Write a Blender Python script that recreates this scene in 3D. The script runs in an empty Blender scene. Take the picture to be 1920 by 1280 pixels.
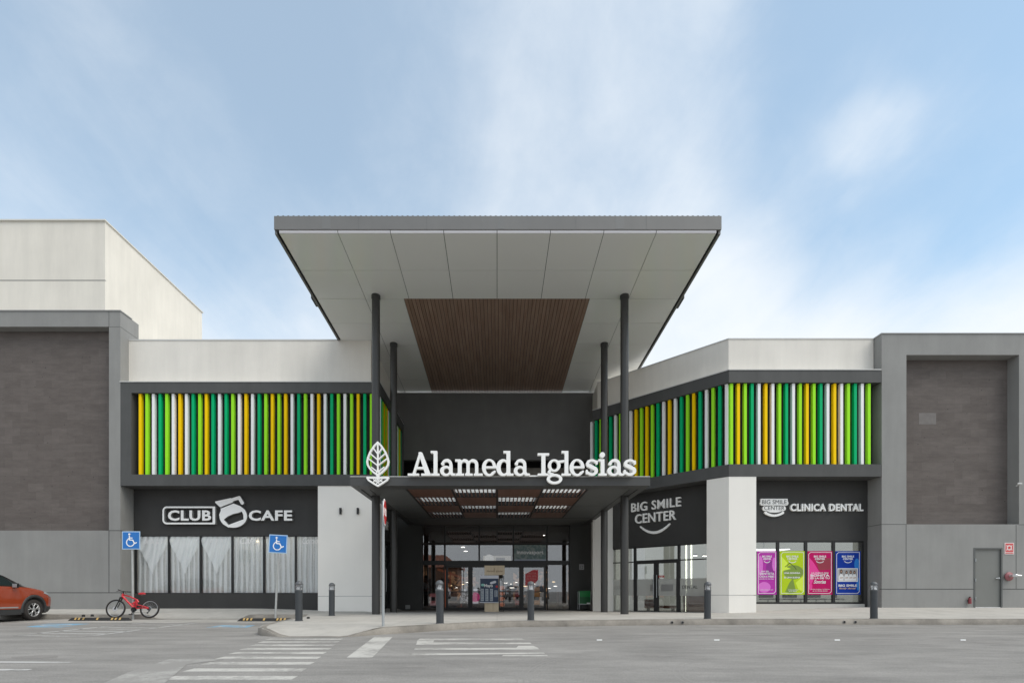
import bpy, bmesh, math, random
import numpy as np
from mathutils import Vector, Matrix, noise as mnoise
R = math.radians
random.seed(7)
S = bpy.context.scene
COL = S.collection

# ------------------------------------------------------------------ camera
cam_d = bpy.data.cameras.new("camera"); cam = bpy.data.objects.new("camera", cam_d); COL.objects.link(cam)
EYE = 0.78
cam.location = (0, 0, EYE); cam.rotation_euler = (R(90), 0, 0)
cam_d.sensor_width = 36; cam_d.lens = 18.0
cam_d.shift_x = 28/1920; cam_d.shift_y = 467/1920
cam_d.clip_start = 0.05; cam_d.clip_end = 2000
S.camera = cam
S.render.resolution_x = 1024; S.render.resolution_y = 682
# ------------------------------------------------------------------ world
SUN_EL, SUN_AZ = 52, 62         # azimuth measured from -Y (towards the camera side) round to +X
w = bpy.data.worlds.new("World"); S.world = w; w.use_nodes = True
nt = w.node_tree; nt.nodes.clear()
def WN(t, **k):
    n = nt.nodes.new(t)
    for a, b in k.items(): setattr(n, a, b)
    return n
def WM(op, a, b=None, clamp=False):
    n = WN('ShaderNodeMath', operation=op, use_clamp=clamp)
    for i, v in enumerate((a, b)):
        if v is None: continue
        if isinstance(v, (int, float)): n.inputs[i].default_value = v
        else: nt.links.new(v, n.inputs[i])
    return n.outputs[0]
def px_dir(px, py):
    v = Vector(((px-932)/960, 1, (1107-py)/960)); v.normalize(); return v
sun_dir = Vector((math.sin(R(SUN_AZ))*math.cos(R(SUN_EL)), -math.cos(R(SUN_AZ))*math.cos(R(SUN_EL)), math.sin(R(SUN_EL))))
sky = WN('ShaderNodeTexSky', sky_type='NISHITA', sun_disc=False)
sky.sun_elevation = R(SUN_EL); sky.sun_rotation = math.atan2(sun_dir.x, sun_dir.y)
sky.altitude = 1600; sky.air_density = 1.0; sky.dust_density = 1.2; sky.ozone_density = 1.2
tc = WN('ShaderNodeTexCoord'); sep = WN('ShaderNodeSeparateXYZ'); nt.links.new(tc.outputs['Generated'], sep.inputs[0])
zz = WM('MAXIMUM', sep.outputs[2], 0.0); den = WM('ADD', zz, 0.16)
cx = WM('DIVIDE', sep.outputs[0], den); cy = WM('DIVIDE', sep.outputs[1], den)
comb = WN('ShaderNodeCombineXYZ'); nt.links.new(cx, comb.inputs[0]); nt.links.new(cy, comb.inputs[1])
def cloud_noise(rot, scale, sc, det, rough, dist, off=(0, 0, 0)):
    m = WN('ShaderNodeMapping'); m.inputs['Rotation'].default_value[2] = R(rot); m.inputs['Scale'].default_value = (*scale, 1); m.inputs['Location'].default_value = off
    nt.links.new(comb.outputs[0], m.inputs[0])
    n = WN('ShaderNodeTexNoise'); n.inputs['Scale'].default_value = sc; n.inputs['Detail'].default_value = det
    n.inputs['Roughness'].default_value = rough; n.inputs['Distortion'].default_value = dist
    nt.links.new(m.outputs[0], n.inputs['Vector']); return n.outputs[0]
n1 = cloud_noise(-14, (1.2, .75), .95, 7, .55, .8, (3.1, 1.7, 0))
n2 = cloud_noise(30, (2.2, 1.0), 1.9, 9, .62, .6, (7.4, 2.2, 0))
def dir_noise(sc, scale, det, ro, dist, off):
    m = WN('ShaderNodeMapping'); m.inputs['Scale'].default_value = sc; m.inputs['Location'].default_value = off; nt.links.new(tc.outputs['Generated'], m.inputs[0])
    n = WN('ShaderNodeTexNoise'); n.inputs['Scale'].default_value = scale; n.inputs['Detail'].default_value = det; n.inputs['Roughness'].default_value = ro; n.inputs['Distortion'].default_value = dist
    nt.links.new(m.outputs[0], n.inputs['Vector']); return n.outputs[0]
n3 = dir_noise((1, 1, 1.4), 3.2, 8, .55, .5, (1.3, 2.2, .4)); n4 = dir_noise((1, 1, 1.2), 9, 6, .6, .3, (5, 1, 2))
cov = WM('ADD', WM('ADD', WM('MULTIPLY', n1, .26), WM('MULTIPLY', n2, .24)), WM('ADD', WM('MULTIPLY', n3, .28), WM('MULTIPLY', n4, .22)))
def blob(px, py, c_in, c_out, amt):
    d = px_dir(px, py)
    v = WN('ShaderNodeVectorMath', operation='DOT_PRODUCT'); v.inputs[1].default_value = d
    nt.links.new(tc.outputs['Generated'], v.inputs[0])
    m = WN('ShaderNodeMapRange', interpolation_type='SMOOTHSTEP'); m.inputs['From Min'].default_value = math.cos(R(c_out)); m.inputs['From Max'].default_value = math.cos(R(c_in))
    m.inputs['To Min'].default_value = 0; m.inputs['To Max'].default_value = amt
    nt.links.new(v.outputs['Value'], m.inputs['Value']); return m.outputs[0]
for (px, py, a, b, am) in ((330, 210, 3, 26, -.22), (20, 120, 2, 16, .05), (640, 20, 2, 17, -.10), (1790, 150, 1, 18, -.42), (60, 430, 3, 20, -.06), (1640, 225, .5, 7, .13), (1640, 240, .2, 3.5, .12), (1590, 260, .2, 3, .08), (1640, 480, 2, 22, .12), (1150, 120, 3, 24, -.02), (1050, 330, 3, 20, .0), (420, 560, 2, 18, .05), (1900, 560, 1, 10, -.07), (30, 20, 2, 12, .03), (430, 330, 2, 12, -.04)):
    cov = WM('ADD', cov, blob(px, py, a, b, am))
hz = WN('ShaderNodeMapRange'); hz.inputs['From Min'].default_value = .62; hz.inputs['From Max'].default_value = .05; hz.inputs['To Min'].default_value = 0; hz.inputs['To Max'].default_value = .44
nt.links.new(sep.outputs[2], hz.inputs['Value'])
cov = WM('ADD', cov, hz.outputs[0])
mr = WN('ShaderNodeMapRange', interpolation_type='SMOOTHSTEP'); mr.inputs['From Min'].default_value = .20; mr.inputs['From Max'].default_value = .86
mr.inputs['To Min'].default_value = .36; mr.inputs['To Max'].default_value = 1.0
nt.links.new(cov, mr.inputs['Value'])
mix = WN('ShaderNodeMix', data_type='RGBA'); nt.links.new(mr.outputs[0], mix.inputs['Factor'])
gain = WN('ShaderNodeMix', data_type='RGBA', blend_type='MULTIPLY'); gain.inputs['Factor'].default_value = 1
nt.links.new(sky.outputs[0], gain.inputs['A']); gain.inputs['B'].default_value = (.74, 1.40, 1.40, 1)
nt.links.new(gain.outputs['Result'], mix.inputs['A']); mix.inputs['B'].default_value = (5.75, 6.05, 6.35, 1)
bg = WN('ShaderNodeBackground'); bg.inputs['Strength'].default_value = .1
out = WN('ShaderNodeOutputWorld'); nt.links.new(mix.outputs['Result'], bg.inputs['Color']); nt.links.new(bg.outputs[0], out.inputs[0])
# ------------------------------------------------------------------ sun
sl = bpy.data.lights.new("sun", 'SUN'); sl.energy = 1.5; sl.angle = R(40); sl.color = (1, .93, .84)
so = bpy.data.objects.new("sun", sl); COL.objects.link(so); so.location = (20, -20, 40)
so.rotation_euler = (-sun_dir).to_track_quat('-Z', 'Y').to_euler()
S.view_settings.view_transform = 'Standard'; S.view_settings.look = 'None'; S.view_settings.gamma = 1
S.view_settings.exposure = 0.72
try: S.view_settings.use_curve_mapping = False
except Exception: pass

# ------------------------------------------------------------------ materials
MATS = {}
def mat(name, col, rough=.7, metal=0., spec=.5, var=0., vscale=1., streak=0., bump=0., bscale=40., fine=0., coat=0., emit=None, estr=0., alpha=None):
    if name in MATS: return MATS[name]
    m = bpy.data.materials.new(name); m.use_nodes = True; t = m.node_tree; L = t.links; b = t.nodes['Principled BSDF']
    b.inputs['Base Color'].default_value = (*col, 1); b.inputs['Roughness'].default_value = rough; b.inputs['Metallic'].default_value = metal
    b.inputs['Specular IOR Level'].default_value = spec; b.inputs['Coat Weight'].default_value = coat
    if emit: b.inputs['Emission Color'].default_value = (*emit, 1); b.inputs['Emission Strength'].default_value = estr
    g = t.nodes.new('ShaderNodeNewGeometry'); src = None
    def nz(scale, sx=(1, 1, 1), det=5, ro=.6):
        mp = t.nodes.new('ShaderNodeMapping'); mp.inputs['Scale'].default_value = sx; L.new(g.outputs['Position'], mp.inputs[0])
        n = t.nodes.new('ShaderNodeTexNoise'); n.inputs['Scale'].default_value = scale; n.inputs['Detail'].default_value = det; n.inputs['Roughness'].default_value = ro
        L.new(mp.outputs[0], n.inputs['Vector']); return n.outputs[0]
    def scale_by(fac, amt, lo=.3, hi=.7):
        nonlocal src
        mr = t.nodes.new('ShaderNodeMapRange'); mr.inputs['From Min'].default_value = lo; mr.inputs['From Max'].default_value = hi
        mr.inputs['To Min'].default_value = 1-amt; mr.inputs['To Max'].default_value = 1+amt; L.new(fac, mr.inputs['Value'])
        v = t.nodes.new('ShaderNodeVectorMath'); v.operation = 'SCALE'
        if src is None: v.inputs[0].default_value = col
        else: L.new(src, v.inputs[0])
        L.new(mr.outputs[0], v.inputs['Scale']); src = v.outputs[0]
    if var: scale_by(nz(vscale), var)
    if streak: scale_by(nz(2.2, (1, 1, .12), 6, .65), streak)
    if fine: scale_by(nz(55, (1, 1, 1), 3, .7), fine)
    if src is not None: L.new(src, b.inputs['Base Color'])
    if bump:
        bp = t.nodes.new('ShaderNodeBump'); bp.inputs['Strength'].default_value = bump; bp.inputs['Distance'].default_value = .01
        L.new(nz(bscale, det=4), bp.inputs['Height']); L.new(bp.outputs[0], b.inputs['Normal'])
    MATS[name] = m; return m
def glass(name, tint=(.8, .84, .84), refl=.1, rough=.0, boost=1.):
    if name in MATS: return MATS[name]
    m = bpy.data.materials.new(name); m.use_nodes = True; t = m.node_tree; L = t.links; t.nodes.remove(t.nodes['Principled BSDF'])
    o = t.nodes['Material Output']; tr = t.nodes.new('ShaderNodeBsdfTransparent'); tr.inputs[0].default_value = (*tint, 1)
    gl = t.nodes.new('ShaderNodeBsdfGlossy'); gl.inputs['Roughness'].default_value = rough; gl.inputs[0].default_value = (.95, .96, .97, 1)
    lw = t.nodes.new('ShaderNodeLayerWeight'); lw.inputs['Blend'].default_value = .35
    mr = t.nodes.new('ShaderNodeMapRange'); mr.inputs['To Min'].default_value = refl; mr.inputs['To Max'].default_value = min(1, refl+.55*boost)
    L.new(lw.outputs['Fresnel'], mr.inputs['Value'])
    mx = t.nodes.new('ShaderNodeMixShader'); L.new(mr.outputs[0], mx.inputs[0]); L.new(tr.outputs[0], mx.inputs[1]); L.new(gl.outputs[0], mx.inputs[2]); L.new(mx.outputs[0], o.inputs[0])
    MATS[name] = m; return m
M_parapet = mat('parapet_plaster', (.76, .725, .66), .85, var=.045, vscale=.6, streak=.055, bump=.15, bscale=30)
M_tower = mat('tower_plaster', (.76, .72, .64), .85, var=.05, vscale=.5, streak=.06, bump=.15)
M_pillar = mat('pillar_plaster', (.88, .85, .79), .85, var=.02, vscale=.8, streak=.015, bump=.1)
M_grey = mat('grey_plaster', (.268, .266, .254), .8, var=.06, vscale=.9, streak=.07, bump=.15)
M_band = mat('charcoal_plaster', (.078, .079, .077), .7, var=.08, vscale=1.2, streak=.10, bump=.1)
M_dark = mat('dark_wall_plaster', (.042, .041, .039), .75, var=.08, vscale=1.3, streak=.08, bump=.1)
M_upper = mat('upper_wall_plaster', (.135, .133, .128), .8, var=.08, vscale=.9, streak=.05, bump=.1)
M_black = mat('black_paint', (.012, .012, .012), .6)
M_frame = mat('black_frame', (.010, .010, .010), .4)
M_joint = mat('joint_shadow_gap', (.06, .062, .062), .9)
M_flash = mat('metal_flashing', (.62, .62, .60), .45, var=.05)
M_col = mat('column_paint', (.044, .043, .041), .38, var=.06, vscale=3)
M_fascia = mat('fascia_metal', (.19, .187, .18), .5, var=.07, vscale=.8, streak=.03)
M_dummy = None
M_soffit = mat('soffit_panel', (.86, .86, .83), .16, spec=.7, var=.012, vscale=.4)
M_strip = mat('bright_soffit_edge', (.85, .83, .85), .3)
M_can = mat('porch_metal', (.060, .060, .058), .5, var=.07, vscale=1.5)
M_can2 = mat('porch_panel', (.10, .103, .10), .6, var=.04)
M_white = mat('sign_white', (.97, .96, .93), .5)
M_steel = mat('galvanised_steel', (.42, .44, .45), .45, metal=.5, var=.08, vscale=8)
M_conc = mat('sidewalk_concrete', (.46, .435, .395), .9, var=.07, vscale=.9, fine=.06, bump=.25, bscale=60)
G_shop = glass('shop_glass', (.74, .76, .75), .11)
G_door = glass('entrance_glass', (.66, .66, .66), .15, boost=.75)
G_cafe = glass('cafe_glass', (.97, .97, .97), .03, boost=.3)
G_lens = glass('lamp_lens', (.95, .95, .95), .12)
FINC = {'Y': mat('yellow_fin_paint', (1.0, .64, .0), .6, spec=.15), 'L': mat('lime_fin_paint', (.36, .86, .03), .6, spec=.15), 'W': mat('white_fin_paint', (.90, .90, .89), .6, spec=.2), 'G': mat('green_fin_paint', (.0, .46, .17), .6, spec=.15)}
def stone_mat():
    m = mat('stone_cladding', (.135, .120, .112), .9, bump=.3, bscale=25); t = m.node_tree; L = t.links; b = t.nodes['Principled BSDF']
    g = t.nodes.new('ShaderNodeNewGeometry'); sp = t.nodes.new('ShaderNodeSeparateXYZ'); L.new(g.outputs['Position'], sp.inputs[0])
    cb = t.nodes.new('ShaderNodeCombineXYZ'); L.new(sp.outputs[0], cb.inputs[0]); L.new(sp.outputs[2], cb.inputs[1])
    br = t.nodes.new('ShaderNodeTexBrick'); br.inputs['Color1'].default_value = (.122, .104, .094, 1); br.inputs['Color2'].default_value = (.143, .123, .112, 1); br.inputs['Mortar'].default_value = (.112, .096, .088, 1)
    br.inputs['Scale'].default_value = 1; br.inputs['Brick Width'].default_value = .61; br.inputs['Row Height'].default_value = .31; br.inputs['Mortar Size'].default_value = .004; br.inputs['Bias'].default_value = -.1
    L.new(cb.outputs[0], br.inputs['Vector'])
    n = t.nodes.new('ShaderNodeTexNoise'); n.inputs['Scale'].default_value = 1.6; n.inputs['Detail'].default_value = 8; n.inputs['Roughness'].default_value = .7
    mp = t.nodes.new('ShaderNodeMapping'); mp.inputs['Scale'].default_value = (1, 1, 3.5); L.new(g.outputs['Position'], mp.inputs[0]); L.new(mp.outputs[0], n.inputs['Vector'])
    mr = t.nodes.new('ShaderNodeMapRange'); mr.inputs['From Min'].default_value = .3; mr.inputs['From Max'].default_value = .7; mr.inputs['To Min'].default_value = .84; mr.inputs['To Max'].default_value = 1.16; L.new(n.outputs[0], mr.inputs['Value'])
    v = t.nodes.new('ShaderNodeVectorMath'); v.operation = 'SCALE'; L.new(br.outputs[0], v.inputs[0]); L.new(mr.outputs[0], v.inputs['Scale'])
    vo = t.nodes.new('ShaderNodeTexVoronoi'); vo.inputs['Scale'].default_value = 3.2; L.new(cb.outputs[0], vo.inputs['Vector'])
    m2 = t.nodes.new('ShaderNodeMapRange'); m2.inputs['From Min'].default_value = .045; m2.inputs['From Max'].default_value = .075; m2.inputs['To Min'].default_value = .45; m2.inputs['To Max'].default_value = 1; L.new(vo.outputs['Distance'], m2.inputs['Value'])
    v2 = t.nodes.new('ShaderNodeVectorMath'); v2.operation = 'SCALE'; L.new(v.outputs[0], v2.inputs[0]); L.new(m2.outputs[0], v2.inputs['Scale'])
    L.new(v2.outputs[0], b.inputs['Base Color']); return m
M_stone = stone_mat()
def wood_mat(name, c1, c2, axis='X', cell=.13, rough=.45):
    m = mat(name, c1, rough); t = m.node_tree; L = t.links; b = t.nodes['Principled BSDF']
    g = t.nodes.new('ShaderNodeNewGeometry'); mp = t.nodes.new('ShaderNodeMapping')
    mp.inputs['Scale'].default_value = {'X': (9, .7, 9), 'Z': (9, 9, .7), 'Y': (.7, 9, 9)}[axis]; L.new(g.outputs['Position'], mp.inputs[0])
    n = t.nodes.new('ShaderNodeTexNoise'); n.inputs['Scale'].default_value = 1.3; n.inputs['Detail'].default_value = 6; L.new(mp.outputs[0], n.inputs['Vector'])
    mx = t.nodes.new('ShaderNodeMix'); mx.data_type = 'RGBA'; mx.inputs['A'].default_value = (*c1, 1); mx.inputs['B'].default_value = (*c2, 1)
    mr = t.nodes.new('ShaderNodeMapRange'); mr.inputs['From Min'].default_value = .3; mr.inputs['From Max'].default_value = .7; L.new(n.outputs[0], mr.inputs['Value']); L.new(mr.outputs[0], mx.inputs['Factor'])
    L.new(mx.outputs['Result'], b.inputs['Base Color']); return m
M_wood = wood_mat('soffit_wood', (.29, .185, .135), (.36, .25, .19), 'X', rough=.22)
def planks(m, w_, x0, amt=.08):
    t = m.node_tree; L = t.links; b = t.nodes['Principled BSDF']; src = b.inputs['Base Color'].links[0].from_socket; g = t.nodes.new('ShaderNodeNewGeometry'); sp = t.nodes.new('ShaderNodeSeparateXYZ'); L.new(g.outputs['Position'], sp.inputs[0])
    a = t.nodes.new('ShaderNodeMath'); a.operation = 'SUBTRACT'; L.new(sp.outputs[0], a.inputs[0]); a.inputs[1].default_value = x0; d = t.nodes.new('ShaderNodeMath'); d.operation = 'DIVIDE'; L.new(a.outputs[0], d.inputs[0]); d.inputs[1].default_value = w_
    f = t.nodes.new('ShaderNodeMath'); f.operation = 'FLOOR'; L.new(d.outputs[0], f.inputs[0]); wn = t.nodes.new('ShaderNodeTexWhiteNoise'); wn.noise_dimensions = '1D'; L.new(f.outputs[0], wn.inputs['W'])
    mr = t.nodes.new('ShaderNodeMapRange'); mr.inputs['To Min'].default_value = 1-amt; mr.inputs['To Max'].default_value = 1+amt; L.new(wn.outputs['Value'], mr.inputs['Value']); v = t.nodes.new('ShaderNodeVectorMath'); v.operation = 'SCALE'; L.new(src, v.inputs[0]); L.new(mr.outputs[0], v.inputs['Scale']); L.new(v.outputs[0], b.inputs['Base Color'])
planks(M_wood, 6.31/49, -3.165)
M_wood2 = wood_mat('porch_wood', (.11, .052, .034), (.17, .085, .058), 'X')
M_ply = wood_mat('plywood', (.52, .42, .29), (.62, .52, .37), 'Z')
M_desk = wood_mat('desk_wood', (.16, .045, .02), (.26, .085, .04), 'Y')

def drips(m, th=.70, col=(.42, .42, .40)):
    t = m.node_tree; L = t.links; b = t.nodes['Principled BSDF']; src = b.inputs['Base Color'].links[0].from_socket; g = t.nodes.new('ShaderNodeNewGeometry')
    mp = t.nodes.new('ShaderNodeMapping'); mp.inputs['Scale'].default_value = (7, 7, .8); L.new(g.outputs['Position'], mp.inputs[0]); n = t.nodes.new('ShaderNodeTexNoise'); n.inputs['Scale'].default_value = 1.9; n.inputs['Detail'].default_value = 5; n.inputs['Roughness'].default_value = .75; L.new(mp.outputs[0], n.inputs['Vector'])
    mr = t.nodes.new('ShaderNodeMapRange'); mr.inputs['From Min'].default_value = th; mr.inputs['From Max'].default_value = th+.05; mr.inputs['To Min'].default_value = 0; mr.inputs['To Max'].default_value = .55; L.new(n.outputs[0], mr.inputs['Value'])
    mx = t.nodes.new('ShaderNodeMix'); mx.data_type = 'RGBA'; L.new(src, mx.inputs['A']); mx.inputs['B'].default_value = (*col, 1); L.new(mr.outputs[0], mx.inputs['Factor']); L.new(mx.outputs['Result'], b.inputs['Base Color'])
drips(M_band); drips(M_col, .72, (.2, .2, .2)); drips(M_parapet, .68, (.5, .47, .42)); drips(M_grey, .73, (.45, .45, .44)); drips(M_fascia, .68, (.3, .3, .29)); drips(M_tower, .69, (.5, .46, .39))
# ------------------------------------------------------------------ mesh builder
class MB:
    def __init__(s): s.v = []; s.f = []; s.m = []; s.sm = []
    def add(s, vs, fs, mi=0, sm=False):
        o = len(s.v); s.v += [tuple(p) for p in vs]
        for f in fs: s.f.append([o+i for i in f]); s.m.append(mi); s.sm.append(sm)
        return s
    def box(s, x0, x1, y0, y1, z0, z1, mi=0, T=None):
        vs = [(x, y, z) for z in (z0, z1) for (x, y) in ((x0, y0), (x1, y0), (x1, y1), (x0, y1))]
        if T: vs = [T(p) for p in vs]
        return s.add(vs, [(3, 2, 1, 0), (4, 5, 6, 7), (0, 1, 5, 4), (1, 2, 6, 5), (2, 3, 7, 6), (3, 0, 4, 7)], mi)
    def bbox(s, x0, x1, y0, y1, z0, z1, bev, mi=0, T=None):
        bm = bmesh.new(); bmesh.ops.create_cube(bm, size=1)
        for v in bm.verts: v.co = Vector(((x0+x1)/2+v.co.x*(x1-x0), (y0+y1)/2+v.co.y*(y1-y0), (z0+z1)/2+v.co.z*(z1-z0)))
        bmesh.ops.bevel(bm, geom=bm.edges[:], offset=bev, segments=2, affect='EDGES')
        bm.verts.index_update(); vs = [tuple(v.co) for v in bm.verts]
        if T: vs = [T(p) for p in vs]
        fs = [[v.index for v in f.verts] for f in bm.faces]; bm.free(); return s.add(vs, fs, mi)
    def prism(s, poly, z0, z1, mi=0):
        n = len(poly); vs = [(x, y, z0) for x, y in poly]+[(x, y, z1) for x, y in poly]
        return s.add(vs, [list(range(n))[::-1], list(range(n, 2*n))]+[(i, (i+1) % n, n+(i+1) % n, n+i) for i in range(n)], mi)
    def cyl(s, p0, p1, r0, r1=None, n=20, mi=0, caps=True, sm=True):
        r1 = r0 if r1 is None else r1; p0 = Vector(p0); p1 = Vector(p1); d = (p1-p0).normalized()
        a = d.orthogonal().normalized(); b = d.cross(a)
        ring = lambda p, r: [p+(a*math.cos(2*math.pi*i/n)+b*math.sin(2*math.pi*i/n))*r for i in range(n)]
        A = ring(p0, r0); B = ring(p1, r1)
        s.add(A+B, [(i, (i+1) % n, n+(i+1) % n, n+i) for i in range(n)], mi, sm)
        if caps: s.add(A, [list(range(n))[::-1]], mi); s.add(B, [list(range(n))], mi)
        return s
    def tube(s, pts, r, n=10, mi=0, closed=False):
        pts = [Vector(p) for p in pts]; N = len(pts); rings = []; up = None
        for i, p in enumerate(pts):
            if closed: t = (pts[(i+1) % N]-pts[i-1]).normalized()
            else: t = (pts[min(i+1, N-1)]-pts[max(i-1, 0)]).normalized()
            if up is None: up = t.orthogonal().normalized()
            up = (up-t*up.dot(t)).normalized(); b = t.cross(up); rr = r[i] if isinstance(r, (list, tuple)) else r
            rings.append([p+(up*math.cos(2*math.pi*k/n)+b*math.sin(2*math.pi*k/n))*rr for k in range(n)])
        vs = [q for g in rings for q in g]; fs = []
        for i in range(N if closed else N-1):
            j = (i+1) % N
            for k in range(n): fs.append((i*n+k, i*n+(k+1) % n, j*n+(k+1) % n, j*n+k))
        s.add(vs, fs, mi, True)
        if not closed: s.add(rings[0], [list(range(n))[::-1]], mi); s.add(rings[-1], [list(range(n))], mi)
        return s
    def lathe(s, prof, c=(0, 0, 0), n=28, mi=0, axis='Z', sm=True):
        vs = []
        for r, z in prof:
            for k in range(n):
                a = 2*math.pi*k/n; p = (r*math.cos(a), r*math.sin(a), z)
                if axis == 'Y': p = (p[0], p[2], p[1])
                if axis == 'X': p = (p[2], p[0], p[1])
                vs.append((p[0]+c[0], p[1]+c[1], p[2]+c[2]))
        fs = [(i*n+k, i*n+(k+1) % n, (i+1)*n+(k+1) % n, (i+1)*n+k) for i in range(len(prof)-1) for k in range(n)]
        return s.add(vs, fs, mi, sm)
    def sphere(s, c, r, mi=0, n=16, sz=1):
        return s.lathe([(r*math.sin(math.pi*i/n)+1e-5, -r*sz*math.cos(math.pi*i/n)) for i in range(n+1)], c, n*2, mi)
    def ribbon(s, pts, d0, d1, z0, z1, mi=0):
        a = offs(pts, d0); b = offs(pts, d1); n = len(pts)
        vs = [(x, y, z) for z in (z0, z1) for P in (a, b) for (x, y) in P]; fs = []
        for i in range(n-1):
            fs += [(i, i+1, 2*n+i+1, 2*n+i), (n+i+1, n+i, 3*n+i, 3*n+i+1), (i+1, i, n+i, n+i+1), (2*n+i, 2*n+i+1, 3*n+i+1, 3*n+i)]
        fs += [(n, 0, 2*n, 3*n), (n-1, 2*n-1, 4*n-1, 3*n-1)]
        return s.add(vs, fs, mi)
    def build(s, name, mats, parent=None, origin=None, local=False, recalc=True):
        o0 = Vector((0, 0, 0)) if local else (Vector(origin) if origin is not None else (parent_world(parent) if parent else Vector((0, 0, 0))))
        me = bpy.data.meshes.new(name); me.from_pydata([tuple(Vector(p)-o0) for p in s.v], [], s.f)
        mats = mats if isinstance(mats, (list, tuple)) else [mats]
        for m in mats: me.materials.append(m)
        for i, p in enumerate(me.polygons): p.material_index = min(s.m[i], len(mats)-1); p.use_smooth = s.sm[i]
        if recalc:
            bm = bmesh.new(); bm.from_mesh(me); bmesh.ops.recalc_face_normals(bm, faces=bm.faces[:]); bm.to_mesh(me); bm.free()
        o = bpy.data.objects.new(name, me); COL.objects.link(o)
        if parent: o.parent = parent
        elif origin is not None: o.location = origin
        return o
def parent_world(p):
    v = Vector((0, 0, 0))
    while p: v = v+Vector(p.location); p = p.parent
    return v
def offs(pts, d):
    P = [Vector(p) for p in pts]; out = []
    nr = [Vector((-(P[i+1]-P[i]).y, (P[i+1]-P[i]).x)).normalized() for i in range(len(P)-1)]
    for i, p in enumerate(P):
        if i == 0: q = p+nr[0]*d
        elif i == len(P)-1: q = p+nr[-1]*d
        else:
            b = (nr[i-1]+nr[i]).normalized(); q = p+b*(d/b.dot(nr[i]))
        out.append((q.x, q.y))
    return out
def tag(o, label=None, cat=None, group=None, kind=None):
    if label: o['label'] = label
    if cat: o['category'] = cat
    if group: o['group'] = group
    if kind: o['kind'] = kind
    return o
def thing(name, loc, label, cat, group=None, rz=0):
    o = bpy.data.objects.new(name, None); COL.objects.link(o); o.empty_display_size = .2; o.location = loc; o.rotation_euler = (0, 0, rz)
    return tag(o, label, cat, group)
def copy_tree(o, parent=None):
    c = o.copy(); COL.objects.link(c); c.parent = parent
    for ch in list(o.children): copy_tree(ch, c)
    return c
def at(px, py, Y): return Vector(((px-932)*Y/960, Y, EYE+(1107-py)*Y/960))
class Seg:            # a wall segment frame: a along the wall, b into the building, z up
    def __init__(s, p, q):
        s.p = Vector((*p, 0)); d = Vector((*q, 0))-s.p; s.L = d.length; s.d = d.normalized(); s.n = Vector((-s.d.y, s.d.x, 0)); s.rz = math.atan2(s.d.y, s.d.x)
    def __call__(s, t): return s.p+s.d*t[0]+s.n*t[1]+Vector((0, 0, t[2]))
    def apx(s, px, b=0):   # distance along the wall where an image column meets it (at depth b)
        k = (px-932)/960; o = s.p+s.n*b; return (k*o.y-o.x)/(s.d.x-k*s.d.y)

# ------------------------------------------------------------------ outlines from distance fields
def contour(F, x0, y0, h):
    segs = {}; ny, nx = F.shape
    def ip(a, b): return a/(a-b)
    def key(i, j, e):
        if e == 0: return (i, j, 0)
        if e == 1: return (i+1, j, 1)
        if e == 2: return (i, j+1, 0)
        return (i, j, 1)
    def pos(k):
        i, j, e = k
        if e == 0: t = ip(F[j, i], F[j, i+1]); return (x0+(i+t)*h, y0+j*h)
        t = ip(F[j, i], F[j+1, i]); return (x0+i*h, y0+(j+t)*h)
    T = {1: [(3, 0)], 2: [(0, 1)], 3: [(3, 1)], 4: [(1, 2)], 5: [(3, 2), (1, 0)], 6: [(0, 2)], 7: [(3, 2)], 8: [(2, 3)], 9: [(2, 0)], 10: [(0, 3), (2, 1)], 11: [(2, 1)], 12: [(1, 3)], 13: [(1, 0)], 14: [(0, 3)]}
    ins = F < 0
    code = ins[:-1, :-1]*1+ins[:-1, 1:]*2+ins[1:, 1:]*4+ins[1:, :-1]*8
    for j, i in zip(*np.where((code > 0) & (code < 15))):
        for a, b in T[int(code[j, i])]: segs[key(i, j, a)] = key(i, j, b)
    loops = []
    while segs:
        k0, k = segs.popitem(); lp = [k0]
        while k != k0 and k in segs: lp.append(k); k = segs.pop(k)
        pts = [pos(q) for q in lp]
        if len(pts) > 5:
            out = []                       # drop points on straight runs
            for a in range(len(pts)):
                p, q, r = pts[a-1], pts[a], pts[(a+1) % len(pts)]
                if abs((q[0]-p[0])*(r[1]-p[1])-(q[1]-p[1])*(r[0]-p[0])) > 1e-7 or a % 6 == 0: out.append(q)
            loops.append(out)
    return loops
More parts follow.
